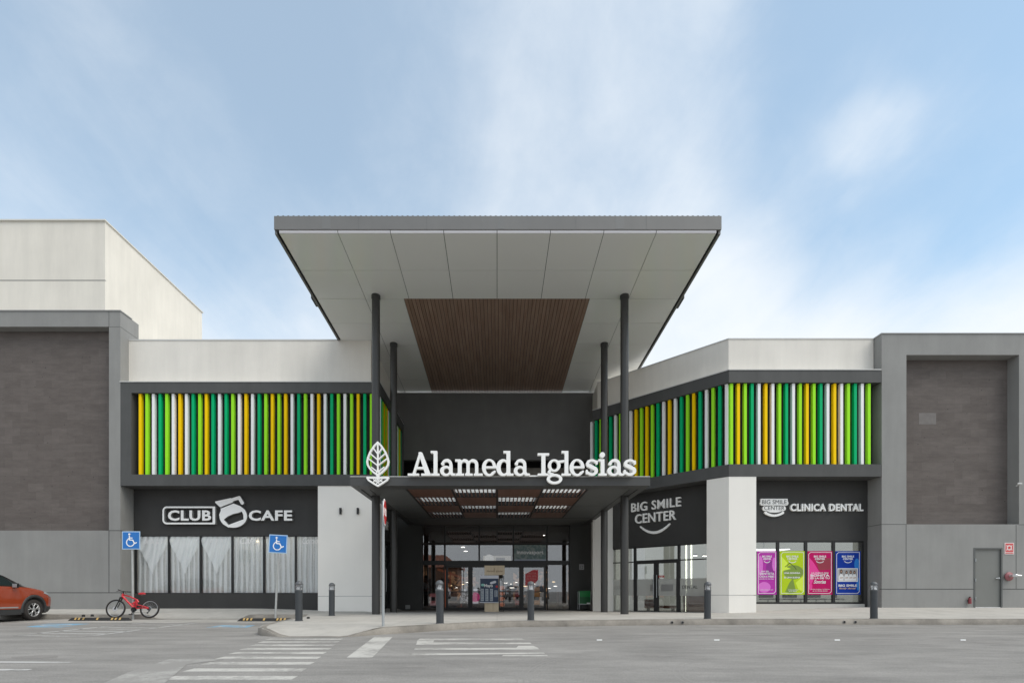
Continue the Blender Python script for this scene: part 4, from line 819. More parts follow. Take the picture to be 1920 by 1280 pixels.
for (x, y) in ((-4.07, 17.2), (4.28, 17.2), (-4.10, 20.3), (4.25, 20.3)):
    m = MB(); m.cyl((x, y, H(x, y)-.05), (x, y, sz_(y)+.02), .135, n=32, caps=False); m.cyl((x, y, sz_(y)-.10), (x, y, sz_(y)+.01), .15, n=32, caps=True); part(m, 'column', M_col, cp)
for x in (-4.55, 4.62): part(MB().cyl((x, 25.2, 9.0), (x, 25.2, sz_(25.2)+.01), .05, n=16, caps=False), 'roof_post', M_col, cp)
# ================================================================== LOWER PORCH CANOPY
pc = thing('porch_canopy', (0, 18, 3.9), 'dark low flat canopy above the doors, chequered with wood and slatted openings underneath', 'canopy')
m = MB(); xL, xR = (656.5-932)*15.3/960, (1219-932)*15.3/960
m.box(xL, xR, 15.3, 15.42, 3.92, 4.18); m.box(xL, xL+.1, 15.42, 17.9, 3.92, 4.18); m.box(xR-.1, xR, 15.42, 17.9, 3.92, 4.18)
m.box(xL+.1, xR-.1, 15.42, 15.86, 3.92, 4.02); m.box(xL+.1, -4.24, 15.86, 17.9, 3.92, 4.0); m.box(4.24+.14, xR-.1, 15.86, 17.9, 3.92, 4.0)
m.box(-4.24, -4.0, 15.86, 24.8, 3.95, 4.16); m.box(4.16, 4.38, 15.86, 24.8, 3.95, 4.16)
part(m, 'edge_beam', M_can, pc)
m = MB(); xw = 2.85
for x0, x1 in ((-3.99, -xw-.03), (xw+.03, 4.15)):
    for y0, y1 in ((15.92, 19.15), (19.19, 22.4)): m.box(x0, x1, y0, y1, 3.96, 4.05)
m.box(-3.99, 4.15, 22.5, 24.78, 3.96, 4.05); part(m, 'side_panel', M_can2, pc)
m = MB(); ys_ = [15.92, 17.45, 19.17, 20.8, 22.45]; xs_ = [-xw+i*xw/2 for i in range(5)]
for y in ys_: m.box(-3.99, 4.15, y-.02, y+.02, 3.965, 4.17)
for x in xs_: m.box(x-.03, x+.03, 15.95, 22.43, 3.962, 4.172)
part(m, 'grid', M_black, pc)
for r_ in range(4):
    for c_ in range(4):
        x0, x1, y0, y1 = xs_[c_]+.03, xs_[c_+1]-.03, ys_[r_]+.02, ys_[r_+1]-.02; mb = MB()
        if (r_+c_) % 2 == 0:
            n = 8; hh = (y1-y0)/n
            for i in range(n): mb.box(x0, x1, y0+i*hh+.004, y0+(i+1)*hh-.004, 3.97, 3.99)
            part(mb, 'wood_panel', M_wood2, pc)
        else:
            n = 10; hh = (x1-x0)/n
            for i in range(n+1): xx = x0+i*hh; mb.box(max(x0, xx-.018), min(x1, xx+.018), y0, y1, 3.975, 4.015)
            for f in (.24,): mb.box(x0, x1, y0+(y1-y0)*f, y0+(y1-y0)*f+.05, 4.04, 4.07)
            part(mb, 'slat_panel', M_wood2, pc)
m = MB(); m.box(-3.99, -xw-.03, 15.9, 24.7, 4.10, 4.16); m.box(xw+.03, 4.15, 15.9, 24.7, 4.10, 4.16); m.box(-xw-.03, xw+.03, 22.5, 24.7, 4.10, 4.16)
for r_ in range(4):
    for c_ in range(4):
        if (r_+c_) % 2 == 0: m.box(xs_[c_]+.03, xs_[c_+1]-.03, ys_[r_]+.02, ys_[r_+1]-.02, 4.10, 4.16)
part(m, 'roof_sheet', M_can, pc)
M_poly = bpy.data.materials.new('polycarbonate'); M_poly.use_nodes = True; t_ = M_poly.node_tree; t_.nodes.remove(t_.nodes['Principled BSDF']); tl_ = t_.nodes.new('ShaderNodeBsdfTranslucent'); tl_.inputs[0].default_value = (.95, .95, .93, 1); tp_ = t_.nodes.new('ShaderNodeBsdfTransparent'); mm_ = t_.nodes.new('ShaderNodeMixShader'); mm_.inputs[0].default_value = .25; t_.links.new(tl_.outputs[0], mm_.inputs[1]); t_.links.new(tp_.outputs[0], mm_.inputs[2]); t_.links.new(mm_.outputs[0], t_.nodes['Material Output'].inputs[0])
for r_ in range(4):
    for c_ in range(4):
        if (r_+c_) % 2: part(MB().add([(xs_[c_]+.03, ys_[r_]+.02, 4.12), (xs_[c_+1]-.03, ys_[r_]+.02, 4.12), (xs_[c_+1]-.03, ys_[r_+1]-.02, 4.12), (xs_[c_]+.03, ys_[r_+1]-.02, 4.12)], [(0, 1, 2, 3)]), 'skylight_sheet', M_poly, pc)
part(MB().box(xL, xR, 15.29, 15.5, 4.18, 4.2), 'flashing', M_flash, pc)
# ================================================================== SIGNS
K = 960/15.24
def G(ch):
    v = .20
    if ch == 'A': return [('cap', [(.36, .06), (.78, 1.36)], .075), ('poly', [(.66, 1.41), (.90, 1.41), (1.44, .05), (1.10, .05)]), ('box', .5, .40, 1.15, .53), ('box', 0, 0, .70, .13), ('box', .84, 0, 1.48, .13)], 1.45
    if ch == 'l': return [('box', .19, .02, .42, 1.5), ('box', 0, 1.37, .3, 1.5), ('box', 0, 0, .57, .13)], .57
    if ch == 'I': return [('box', .24, .02, .49, 1.36), ('box', 0, 1.23, .73, 1.36), ('box', 0, 0, .73, .13)], .73
    if ch == 'i': return [('box', .15, .02, .38, 1.0), ('box', 0, .87, .3, 1.0), ('box', 0, 0, .53, .13), ('ell', .25, 1.26, .165, .165)], .53
    if ch == 'a': return [('cap', [(.17, .74)]+arc(.42, .68, .26, .25, 160, 0, 12)+[(.68, .2)], [.11]+[.075]*3+[.08]*3+[.095]*7+[.1]), ('cap', [(.68, .22), (.74, .10), (.84, .065), (.95, .075)], [.10, .09, .07, .06]),
                          ('ell', .36, .29, .36, .31), ('-ell', .40, .29, .17, .175), ('box', .59, .2, .785, .62)], .95
    if ch == 'm': return [('box', .15, .02, .36, .95), ('box', 0, .86, .3, .99), ('cap', [(.30, .72)]+arc(.52, .70, .20, .22, 150, 0, 8)+[(.72, .1)], [.06]*4+[.09]*7), ('cap', [(.76, .72)]+arc(.98, .70, .22, .22, 150, 0, 8)+[(1.20, .1)], [.06]*4+[.09]*7),
                          ('box', 0, 0, .50, .13), ('box', .56, 0, .98, .13), ('box', 1.04, 0, 1.54, .13)], 1.5
    if ch == 'e': return [('ell', .46, .49, .46, .52), ('-ell', .47, .50, .235, .40), ('box', .2, .45, .88, .57), ('-poly', [(.55, .45), (1.1, .45), (1.1, .20), (.68, .22)]), ('cap', [(.70, .16), (.82, .25)], [.07, .065])], .90
    if ch == 'd': return [('ell', .40, .49, .40, .51), ('-ell', .46, .49, .20, .37), ('box', .60, .02, .83, 1.5), ('box', .42, 1.37, .7, 1.5), ('box', .62, 0, 1.02, .13)], 1.0
    if ch == 'g': return [('ell', .42, .62, .36, .37), ('-ell', .42, .62, .175, .26), ('cap', [(.62, .84), (.96, .88)], [.07, .065]), ('cap', [(.22, .36), (.12, .24), (.16, .13), (.34, .08)], [.07, .07, .075, .075]), ('ell', .44, -.20, .44, .31), ('-ell', .44, -.20, .27, .165)], .96
    if ch == 's': return [('cap', [(.70, .74), (.69, .86)], .065), ('cap', [(.69, .80)]+arc(.40, .72, .27, .21, 35, 210, 10)+[(.24, .60), (.40, .52), (.56, .44)]+arc(.40, .29, .27, .22, 35, -145, 10)+[(.10, .22)], [.05]+[.07]*6+[.09]*5+[.11]*3+[.105]*4+[.08]*7+[.06]), ('cap', [(.08, .14), (.08, .30)], .065)], .77
ms = thing('mall_sign', (0, 15.22, 4.2), 'large white slab-serif lettering Alameda Iglesias standing on the porch canopy edge', 'sign')
GX = [('A', 766, 809), ('l', 808.5, 825), ('a', 826, 854), ('m', 854, 904), ('e', 904, 930), ('d', 930.5, 962), ('a', 963, 991.5), ('I', 1007.5, 1029), ('g', 1024.5, 1056), ('l', 1052, 1069), ('e', 1067, 1094), ('s', 1096.5, 1119.5), ('i', 1120.5, 1136), ('a', 1137, 1167), ('s', 1167, 1190.5)]
uh = 30.6/K; zb_ = EYE+(1107-893)/K
gc = {}
for i, (c_, p0, p1) in enumerate(GX):
    ops, wid = G(c_); sx = (p1-p0)/K/wid
    if c_ not in gc: ob = cut_shape('letter', ops, .02, .12, M_white, ms, ((p0-932)/K, 15.22, zb_), sx=sx, sz=uh); gc[c_] = (ob, sx)
    else: ob = gc[c_][0].copy(); COL.objects.link(ob); ob.location = Vector(((p0-932)/K, 15.22, zb_))-Vector(ms.location); ob.scale = (sx/gc[c_][1], 1, 1)
part(MB().box((991-932)/K, (1008-932)/K, 15.16, 15.22, zb_-.01, zb_+.02), 'base_bar', M_white, ms)
# leaf emblem
lf = thing('leaf_emblem', (-3.54, 15.1, 4.0), 'white openwork leaf emblem fixed on the porch canopy edge, left of the lettering', 'sign')
wl = .315; ops = []
upper = [(0, 1.25), (.10, 1.15), (.22, .97), (.29, .80), (.315, .68), (.30, .58), (.24, .48), (.12, .36), (0, .28)]
full = upper+[(-x, z) for x, z in upper[::-1][1:-1]]
ops.append(('cap', full+[full[0]], .026)); ops.append(('cap', [(0, .28), (0, 1.22)], .022))
for z, dx in ((1.0, .16), (.83, .255), (.66, .285), (.47, .20)):
    for s in (-1, 1): ops.append(('cap', [(0, z-.10), (s*dx*.92, z+.10 if z > .5 else z+.04)], .018))
ops += [('cap', [(0, .28), (-.0, .36)], .05), ('-ell', 0.0, .335, .018, .03), ('cap', [(0, .3), (0, .18)], .022)]
low = [(-.315, .20), (.315, .20), (.27, .13), (.15, .05), (0, -.04), (-.15, .05), (-.27, .13)]
ops += [('cap', low+[low[0]], .026)]
for x, z in ((-.09, .12), (.09, .12), (0, .07), (0, .15)): ops += [('cap', [(x-.035, z-.035), (x+.035, z+.035)], .014), ('cap', [(x-.035, z+.035), (x+.035, z-.035)], .014)]
cut_shape('leaf', ops, .006, .08, M_white, lf, (-3.54, 15.26, EYE+(1107-908.5)/K))
# CLUB CAFE
YC = 20.3; KC = 960/YC
xc = lambda px: (px-932)/KC
zc = lambda py: EYE+(1107-py)/KC
M_side = mat('letter_return', (.25, .25, .24), .6)
cs = thing('cafe_sign', (xc(430), YC, zc(965)), 'raised white CLUB CAFE lettering with a boxed word CLUB above the curtained windows', 'sign')
x0, x1, z0, z1 = xc(309), xc(407), zc(983), zc(950)
ops = [('cap', [(x0+.16-x0, .03), (x1-x0-.03, .03), (x1-x0-.03, z1-z0-.03), (.16, z1-z0-.03)]+arc(.17, z1-z0-.17, .14, .14, 90, 180, 6)+arc(.17, .17, .14, .14, 180, 270, 6), .032), ('box', x1-x0-.10, .0, x1-x0, z1-z0)]
ro_ = cut_shape('outline', ops, .012, .14, M_white, cs, (x0, YC, z0))
returns(ro_, M_side); t1_ = text('lettering', 'CLUB', (xc(319)-x0, zc(976.5)-z0, (399.5-319)/KC, 19.5/KC), .14, M_white, cs, base=(x0, YC, z0), off=.03, sp=1.06)
t2_ = text('lettering', 'CAFE', (xc(469.5)-x0, zc(976.5)-z0, (550.5-469.5)/KC, 19.5/KC), .14, M_white, cs, base=(x0, YC, z0), off=.03, sp=1.06)
returns(t1_, M_side); returns(t2_, M_side)
pp = lambda px, py: ((290+px/6.857-412)/KC, (990-(920+py/6.857))/KC)
pot = thing('coffee_pot_emblem', (xc(438), YC, zc(965)), 'white coffee pot shape between the words CLUB and CAFE', 'sign')
ops = [('poly', [pp(*q) for q in ((865, 222), (1030, 165), (1120, 200), (1180, 250), (1205, 310), (1190, 370), (970, 474), (900, 430), (860, 370), (850, 310), (872, 255))]), ('ell', *pp(1030, 330), 1.0*176/6.857/KC, 145/6.857/KC),
       ('-poly', [pp(*q) for q in ((910, 372), (960, 330), (1030, 300), (1090, 288), (1140, 268), (1158, 310), (1162, 368), (970, 440))]),
       ('-cap', [pp(870, 228), pp(1040, 160)], .012),
       ('poly', [pp(*q) for q in ((800, 140), (1000, 97), (1030, 150), (862, 214), (798, 155))]), ('cap', [pp(1010, 122), pp(1105, 92), pp(1145, 160)], .065)]
po_ = cut_shape('pot', ops, .008, .12, M_white, pot, (xc(412), YC, zc(990)))
returns(po_, M_side)
# BIG SMILE CENTER on the folded wall
bs = thing('clinic_sign', SD((3, DW, 4)), 'thin white BIG SMILE CENTER lettering over a smile curve on the folded dark wall', 'sign')
def aa(px): return SD.apx(px, DW)
def za(px, py): Yp = SD((aa(px), DW, 0)).y; return EYE+(1107-py)*Yp/960
zb1 = (za(1190, 959)+za(1277, 949))/2-.02
text('lettering', 'BIG SMILE', (0, 0, aa(1278)-aa(1185), za(1185, 943.5)-za(1185, 960)), .08, M_white, bs, rz=SD.rz, base=SD((aa(1185), DW, za(1185, 960))), off=.012, sp=1.06)
text('lettering', 'CENTER', (0, 0, aa(1268.5)-aa(1192), za(1195, 964)-za(1195, 981.5)), .08, M_white, bs, rz=SD.rz, base=SD((aa(1192), DW, za(1195, 981.5))), off=.012, sp=1.04)
def smile(parent, a0, a1, zc_, dep, th, base, rz, h=.01):
    w_ = a1-a0; P = [(w_*i/16, dep*(2*i/16-1)**2) for i in range(17)]; cut_shape('smile', [('cap', P, [th*(.55+.45*math.sin(math.pi*i/16)) for i in range(17)])], h, .06, M_white, parent, base, rz)
smile(bs, aa(1202), aa(1256.5), 0, .30, .055, SD((aa(1202), DW, za(1228, 998))), SD.rz)
# clinic sign on the front wall
YD = 19.4; KD = 960/YD; xd = lambda px: (px-932)/KD; zd_ = lambda py: EYE+(1107-py)/KD
cl = thing('clinic_sign', (xd(1520), YD, zd_(950)), 'white CLINICA DENTAL lettering above the poster windows', 'sign')
text('lettering', 'CLINICA DENTAL', (0, 0, (1616-1480)/KD, 14/KD), .09, M_white, cl, base=(xd(1480), YD, zd_(958.3)), off=.03, sp=1.10)
lg = thing('clinic_logo', (xd(1450), YD, zd_(950)), 'white cut-out badge with grey BIG SMILE CENTER wording, left of CLINICA DENTAL', 'sign')
qx = lambda px: (px-1424)/KD; qz = lambda py: (970-py)/KD
ops = [('cap', [(qx(1428), qz(943)), (qx(1472), qz(943))], .09), ('box', qx(1424.5), qz(947), qx(1475), qz(935)), ('cap', [(qx(1433), qz(953)), (qx(1467), qz(953))], .095), ('cap', [(qx(1434+i*2), qz(961+5*(1-(2*i/16-1)**2))) for i in range(17)], .05), ('ell', qx(1450), qz(956), .3, .1)]
cut_shape('badge', ops, .008, .07, M_white, lg, (xd(1424), YD, zd_(970)))
M_gl = mat('logo_grey', (.12, .12, .12), .7)
text('lettering', 'BIG SMILE', (qx(1427), qz(945), 46/KD, 7.6/KD), .006, M_gl, lg, base=(xd(1424), YD-.071, zd_(970)))
text('lettering', 'CENTER', (qx(1431), qz(956), 38/KD, 7.6/KD), .006, M_gl, lg, base=(xd(1424), YD-.071, zd_(970)))
cut_shape('smile', [('cap', [(qx(1437+i*1.65), qz(959.5+4*(1-(2*i/16-1)**2))) for i in range(17)], .015)], .006, .006, M_gl, lg, (xd(1424), YD-.071, zd_(970)))
# posters
YP = YD+.015+.02; KP = 960/YP
def poster(px0, px1, col, lab, flow=None):
    x0, x1, z0, z1 = (px0-932)/KP, (px1-932)/KP, EYE+(1107-1114)/KP, EYE+(1107-1032.5)/KP
    o = thing('poster', (x0, YP, z0), lab, 'poster', 'posters in the dental clinic window'); W_, H_ = x1-x0, z1-z0
    part(MB().box(x0, x1, YP-.006, YP, z0, z1), 'sheet', col, o)
    cut_shape('border', [('cap', [(.05, .05), (W_-.12, .05), (W_-.05, .12), (W_-.05, H_-.05), (.12, H_-.05), (.05, H_-.12), (.05, .05)], .009)], .006, .003, P_w, o, (x0, YP-.0061, z0))
    text('lettering', 'BIG SMILE', (W_*.26, H_-.24, W_*.48, .075), .003, P_w, o, base=(x0, YP-.0062, z0), off=.03); text('lettering', 'CENTER', (W_*.30, H_-.335, W_*.40, .075), .003, P_w, o, base=(x0, YP-.0062, z0), off=.03)
    cut_shape('smile', [('cap', [(W_*(.36+.28*i/10), H_-.39-.05*(1-(2*i/10-1)**2)) for i in range(11)], .012)], .005, .003, P_w, o, (x0, YP-.0061, z0))
    return o, x0, z0, W_, H_
P_w = mat('poster_white', (.78, .78, .78), .5)
def shapes(o, x0, z0, lst):
    for k, (ops, m_) in enumerate(lst): cut_shape('printed_shape', ops, .01, .0015, m_, o, (x0, YP-.006-.0002*k, z0))
pu = mat('poster_purple', (.46, .04, .38), .6, spec=.2)
o, x0, z0, W_, H_ = poster(1419.5, 1456.5, pu, 'purple clinic poster, partly tucked behind the white corner pillar'); pk = mat('poster_pink', (.68, .16, .60), .4); pd = mat('poster_plum', (.27, .015, .26), .4)
shapes(o, x0, z0, [([('ell', .27, .28, .24, .2)], pk), ([('ell', .12, 1.1, .1, .38)], pk), ([('ell', .5, 1.0, .16, .3)], pd), ([('ell', W_-.1, 1.15, .08, .26)], pk)])
for s, b in (('EN EL', (.16, .86, .3, .05)), ('DENTISTA', (.1, .75, W_-.2, .085)), ('CADA 6 MESES', (.08, .65, W_-.18, .075)), ('agenda tu cita hoy', (.08, .57, W_-.2, .05)), ('consulta condiciones en la clinica', (.12, .17, W_-.26, .03))): text('lettering', s, b, .003, P_w, o, base=(x0, YP-.0075, z0), off=.02)
gn = mat('poster_lime', (.46, .62, .015), .6, spec=.2); g2 = mat('poster_olive', (.20, .30, .04), .4); g3 = mat('poster_bright_lime', (.66, .85, .06), .4)
o, x0, z0, W_, H_ = poster(1462, 1509, gn, 'lime green clinic poster with dark blotches')
shapes(o, x0, z0, [([('ell', .52, .85, .38, .27)], g2), ([('poly', [(.5, .62), (.62, .1), (.42, .05), (.2, .1), (.36, .45)])], g2), ([('poly', [(.06, 1.45), (.3, 1.2), (.25, 1.05), (.42, .98), (.1, .9), (.07, .7)])], g3), ([('poly', [(W_-.06, .7), (.6, .45), (.7, .2), (W_-.06, .1)])], g3), ([('cap', [(.2, 1.05), (.37, 1.2), (.55, 1.06), (.62, .95)], .012)], mat('poster_ink', (.05, .07, .02), .5))])
for s, b in (('UNA SONRISA', (.16, .79, W_-.34, .06)), ('ES UNA BUENA', (.16, .62, W_-.34, .06)), ('consulta condiciones', (.3, .17, .4, .03)), ('en tu clinica', (.34, .12, .3, .03))): text('lettering', s, b, .003, P_w, o, base=(x0, YP-.0075, z0), off=.03)
rd = mat('poster_crimson', (.52, .004, .12), .6, spec=.2); r2 = mat('poster_hot_pink', (.80, .04, .30), .4); r3 = mat('poster_maroon', (.30, .025, .05), .4)
o, x0, z0, W_, H_ = poster(1513.5, 1561, rd, 'crimson and pink clinic poster')
shapes(o, x0, z0, [([('poly', [(.08, 1.4), (.25, 1.2), (.4, .95), (.5, .8), (.08, .6)]), ('ell', .14, .8, .1, .4)], r2), ([('poly', [(.3, 1.38), (W_-.08, 1.38), (W_-.08, .95), (.44, .92)])], r3), ([('ell', .12, .3, .07, .14)], r2)])
for s, b in (('LA CURVA MAS', (.16, .80, W_-.32, .045)), ('BONITA', (.12, .68, W_-.24, .095)), ('ES LA DE TU', (.12, .59, W_-.24, .07)), ('consulta terminos y condiciones', (.12, .19, W_-.24, .03)), ('en tu clinica dental', (.2, .13, W_-.4, .03))): text('lettering', s, b, .003, P_w, o, base=(x0, YP-.0075, z0), off=.035)
text('lettering', 'Sonrisa', (.24, .42, .46, .14), .003, P_w, o, base=(x0, YP-.0075, z0), off=.02, shear=.4)
bl = mat('poster_blue', (.004, .04, .33), .6, spec=.2); b2_ = mat('poster_azure', (.01, .20, .62), .4)
o, x0, z0, W_, H_ = poster(1566, 1613.5, bl, 'blue clinic poster with a photo of four people in white coats')
shapes(o, x0, z0, [([('ell', W_-.14, 1.15, .1, .22)], b2_), ([('ell', W_-.1, .4, .06, .25)], b2_)])
ph = part(MB().box(x0+.08, x0+W_-.11, YP-.012, YP-.008, z0+.49, z0+1.0), 'photo', P_w, o); part(MB().box(x0+.11, x0+W_-.14, YP-.014, YP-.0121, z0+.53, z0+.97), 'photo_background', mat('photo_grey', (.36, .35, .35), .6), ph)
ink = mat('photo_dark', (.05, .035, .03), .6); skn = mat('photo_skin', (.42, .24, .17), .6)
for i, (px, pz, s) in enumerate(((.22, .90, 1.1), (.42, .86, .95), (.58, .87, 1.0), (.72, .86, .95))):
    cut_shape('printed_hair', [('ell', px, pz-.02, .045*s, .075*s)], .006, .001, ink, ph, (x0, YP-.0142, z0)); cut_shape('printed_face', [('ell', px, pz-.02, .026*s, .036*s)], .005, .001, skn, ph, (x0, YP-.0155, z0))
    cut_shape('printed_coat', [('poly', [(px-.085*s, .535), (px-.09*s, .68), (px-.04, .78), (px+.04, .78), (px+.085*s, .68), (px+.08*s, .535)])], .008, .001, P_w, ph, (x0, YP-.0148-.0003*i, z0)); cut_shape('printed_hand', [('cap', [(px-.04, .635), (px+.05, .645)], .014)], .005, .001, skn, ph, (x0, YP-.0168, z0))
text('lettering', 'BIG SMILE', (.12, .30, W_-.26, .09), .003, P_w, o, base=(x0, YP-.0075, z0), off=.04); text('lettering', 'family dental', (.14, .19, W_-.32, .085), .003, mat('poster_gold', (.7, .5, .25), .5), o, base=(x0, YP-.0075, z0), off=.01, shear=.4)
# script lettering on the cafe glass
for s, a_, b_, yy in (('Bebidas', 267, 304, 1012), ('Desayunos', 386, 424, 1012), ('Café', 448, 480, 1013), ('Comida', 566, 600, 1014)):
    o = thing('window_lettering', (xc(a_), YC, zc(1017)), 'white script word '+s+' on the cafe glass', 'lettering', 'script words on the cafe windows')
    text('word', s, (0, 0, (b_-a_)/KC, 13/KC), .004, mat('vinyl_white', (.8, .8, .8), .6), o, base=(xc(a_), YC+.055, zc(1019)), shear=.45, off=.008)
# small sign letters and notices on the cafe return wall
o = thing('return_wall_sign', SR2((1.5, -.02, 3.2)), 'small white raised lettering on the dark return wall behind the columns', 'sign'); text('lettering', 'CAFE', (0, 0, .9, .36), .10, M_white, o, rz=SR2.rz, base=SR2((1.1, .0, 3.45)), off=.03)
o = thing('door_notice', SR2((1.3, .05, 2.3)), 'pale paper notice above the dark side door', 'notice'); part(MB().box(1.2, 1.75, .04, .055, 2.32, 2.62, T=SR2), 'sheet', mat('notice_grey', (.4, .41, .42), .7), o)
# pier notice, box
o = thing('wall_notice', at(1090, 1069, YE-.02), 'small grey plaque on the dark pier above the green crate', 'sign'); a = at(1086, 1067.5, YE); c = at(1095, 1057, YE); part(MB().bbox(a.x, c.x, YE-.02, YE-.002, a.z, c.z, .003), 'plate', mat('plaque_grey', (.38, .38, .39), .6), o); text('lettering', '12', (.05, .06, .13, .15), .003, M_band, o, base=(a.x, YE-.0205, a.z))
o = thing('outlet_box', at(765, 1142, YE-.05), 'small pale grey box low on the dark pier left of the doors', 'box'); a = at(760.5, 1141, YE); c = at(769, 1133.5, YE); part(MB().bbox(a.x, c.x, YE-.1, YE-.002, a.z, c.z, .01), 'cover', mat('box_grey', (.33, .34, .34), .6), o)
# wall lights on the white pillar + little camera
for px in (639, 671.5):
    p = at(px, 958, 19.63); o = thing('wall_light', p, 'small black wall light on the white pillar, '+('nearer the CAFE sign' if px < 650 else 'nearer the round column'), 'lamp', 'wall lights on the white pillar')
    part(MB().cyl(p+Vector((0, -.05, -.12)), p+Vector((0, -.05, .12)), .045), 'body', M_frame, o); part(MB().bbox(p.x-.04, p.x+.04, 19.595, 19.628, p.z-.05, p.z+.05, .005), 'bracket', M_frame, o)
p = at(604.5, 929, 20.25); o = thing('security_camera', p, 'tiny black camera at the corner above CAFE', 'camera'); part(MB().sphere(p, .05), 'dome', M_frame, o); part(MB().cyl(p, p+Vector((0, .05, 0)), .06), 'base', M_frame, o)
p = at(1908, 908, 18.6); o = thing('security_camera', p, 'small white camera on the grey wall beside the recessed stone panel', 'camera')
part(MB().bbox(p.x-.09, p.x+.08, 18.50, 18.58, p.z-.01, p.z+.05, .01), 'body', M_flash, o); part(MB().cyl((p.x+.05, 18.54, p.z), (p.x+.05, 18.70, p.z-.03), .02), 'arm', M_flash, o); part(MB().cyl((p.x-.095, 18.54, p.z+.02), (p.x-.08, 18.54, p.z+.02), .02), 'lens', M_frame, o)
# fire department fittings
o = thing('fire_hose_sign', at(1891, 1039, 18.69), 'red and white square fire sign beside the grey service door', 'sign'); a = at(1883, 1038.5, 18.7); c = at(1900.5, 1017, 18.7); W_, H_ = c.x-a.x, c.z-a.z
part(MB().box(a.x, c.x, 18.685, 18.698, a.z, c.z), 'plate', mat('sign_pink_white', (.75, .62, .6), .5), o)
cut_shape('symbol', [('box', .03, .09, W_-.03, H_-.03), ('-ell', W_/2, H_/2+.03, .10, .10), ('-cap', [(.07, .16), (W_-.07, H_-.10)], .02), ('-cap', [(.07, H_-.10), (W_-.07, .16)], .02)], .004, .003, mat('fire_red', (.62, .06, .06), .5), o, (a.x, 18.684, a.z))
cut_shape('symbol', [('ell', W_/2, H_/2+.03, .05, .05), ('cap', [(.04, .045), (W_-.04, .045)], .015)], .004, .003, MATS['fire_red'], o, (a.x, 18.684, a.z))
o = thing('fire_hose_connection', at(1891, 1079, 18.6), 'silver twin hose connection on a red disc right of the service door', 'fire fitting'); p = at(1890, 1080, 18.68)
part(MB().lathe([(.001, 0), (.15, 0), (.16, .02), (.14, .05), (.06, .07)], (p.x, 18.62, p.z), axis='Y'), 'flange', mat('faded_red', (.30, .10, .11), .5), o)
m = MB(); m.cyl((p.x+.03, 18.64, p.z+.02), (p.x+.05, 18.42, p.z+.03), .055); m.cyl((p.x+.05, 18.50, p.z+.03), (p.x+.24, 18.44, p.z+.015), .045, .035); m.cyl((p.x+.0, 18.50, p.z+.03), (p.x-.06, 18.40, p.z+.02), .045); m.sphere((p.x+.05, 18.45, p.z+.03), .06); part(m, 'valve', mat('chrome_fitting', (.7, .7, .7), .25, metal=.6), o)
o = thing('fire_bell', at(1818, 1127, 18.6), 'small dark red fitting low on the wall left of the service door', 'fire fitting'); p = at(1817.5, 1125, 18.65)
m = MB(); m.cyl((p.x, 18.63, p.z-.12), (p.x, 18.63, p.z+.07), .05, .045); m.sphere((p.x, 18.63, p.z+.07), .045); part(m, 'body', mat('deep_red', (.22, .02, .03), .35, coat=.4), o); part(MB().cyl((p.x, 18.63, p.z+.1), (p.x, 18.63, p.z+.14), .03), 'cap', M_frame, o); part(MB().box(p.x-.02, p.x+.02, 18.64, 18.70, p.z-.03, p.z+.03), 'bracket', M_frame, o)
# ================================================================== CURTAINS
def sheer(name, dens):
    m = bpy.data.materials.new(name); m.use_nodes = True; t = m.node_tree; L = t.links; t.nodes.remove(t.nodes['Principled BSDF']); o = t.nodes['Material Output']
    df = t.nodes.new('ShaderNodeBsdfDiffuse'); df.inputs[0].default_value = (.93, .96, .96, 1); tl = t.nodes.new('ShaderNodeBsdfTranslucent'); tl.inputs[0].default_value = (.7, .74, .74, 1)
    m1 = t.nodes.new('ShaderNodeMixShader'); m1.inputs[0].default_value = .3; L.new(df.outputs[0], m1.inputs[1]); L.new(tl.outputs[0], m1.inputs[2])
    tr = t.nodes.new('ShaderNodeBsdfTransparent'); lw = t.nodes.new('ShaderNodeLayerWeight'); lw.inputs['Blend'].default_value = .5
    g = t.nodes.new('ShaderNodeNewGeometry'); n = t.nodes.new('ShaderNodeTexNoise'); n.inputs['Scale'].default_value = 14; n.inputs['Detail'].default_value = 5; L.new(g.outputs['Position'], n.inputs['Vector'])
    mr = t.nodes.new('ShaderNodeMapRange'); mr.inputs['From Min'].default_value = .12; mr.inputs['From Max'].default_value = .62; mr.inputs['To Min'].default_value = dens; mr.inputs['To Max'].default_value = 1; L.new(lw.outputs['Facing'], mr.inputs['Value'])
    a = t.nodes.new('ShaderNodeMath'); a.operation = 'MULTIPLY_ADD'; a.use_clamp = True; L.new(n.outputs[0], a.inputs[0]); a.inputs[1].default_value = .35; L.new(mr.outputs[0], a.inputs[2])
    s = t.nodes.new('ShaderNodeMath'); s.operation = 'SUBTRACT'; s.use_clamp = True; L.new(a.outputs[0], s.inputs[0]); s.inputs[1].default_value = .17
    m2 = t.nodes.new('ShaderNodeMixShader'); L.new(s.outputs[0], m2.inputs[0]); L.new(tr.outputs[0], m2.inputs[1]); L.new(m1.outputs[0], m2.inputs[2]); L.new(m2.outputs[0], o.inputs[0]); return m
M_sheer = sheer('sheer_curtain', .58); M_swag = sheer('swag_curtain', .85)
DESC = ['left end of the cafe, behind the first wheelchair sign', 'second cafe window, with a deep pale V swag', 'third cafe window under the boxed word CLUB', 'fourth cafe window under the coffee pot emblem', 'fifth cafe window, behind the tilted wheelchair sign', 'last cafe window next to the white pillar']
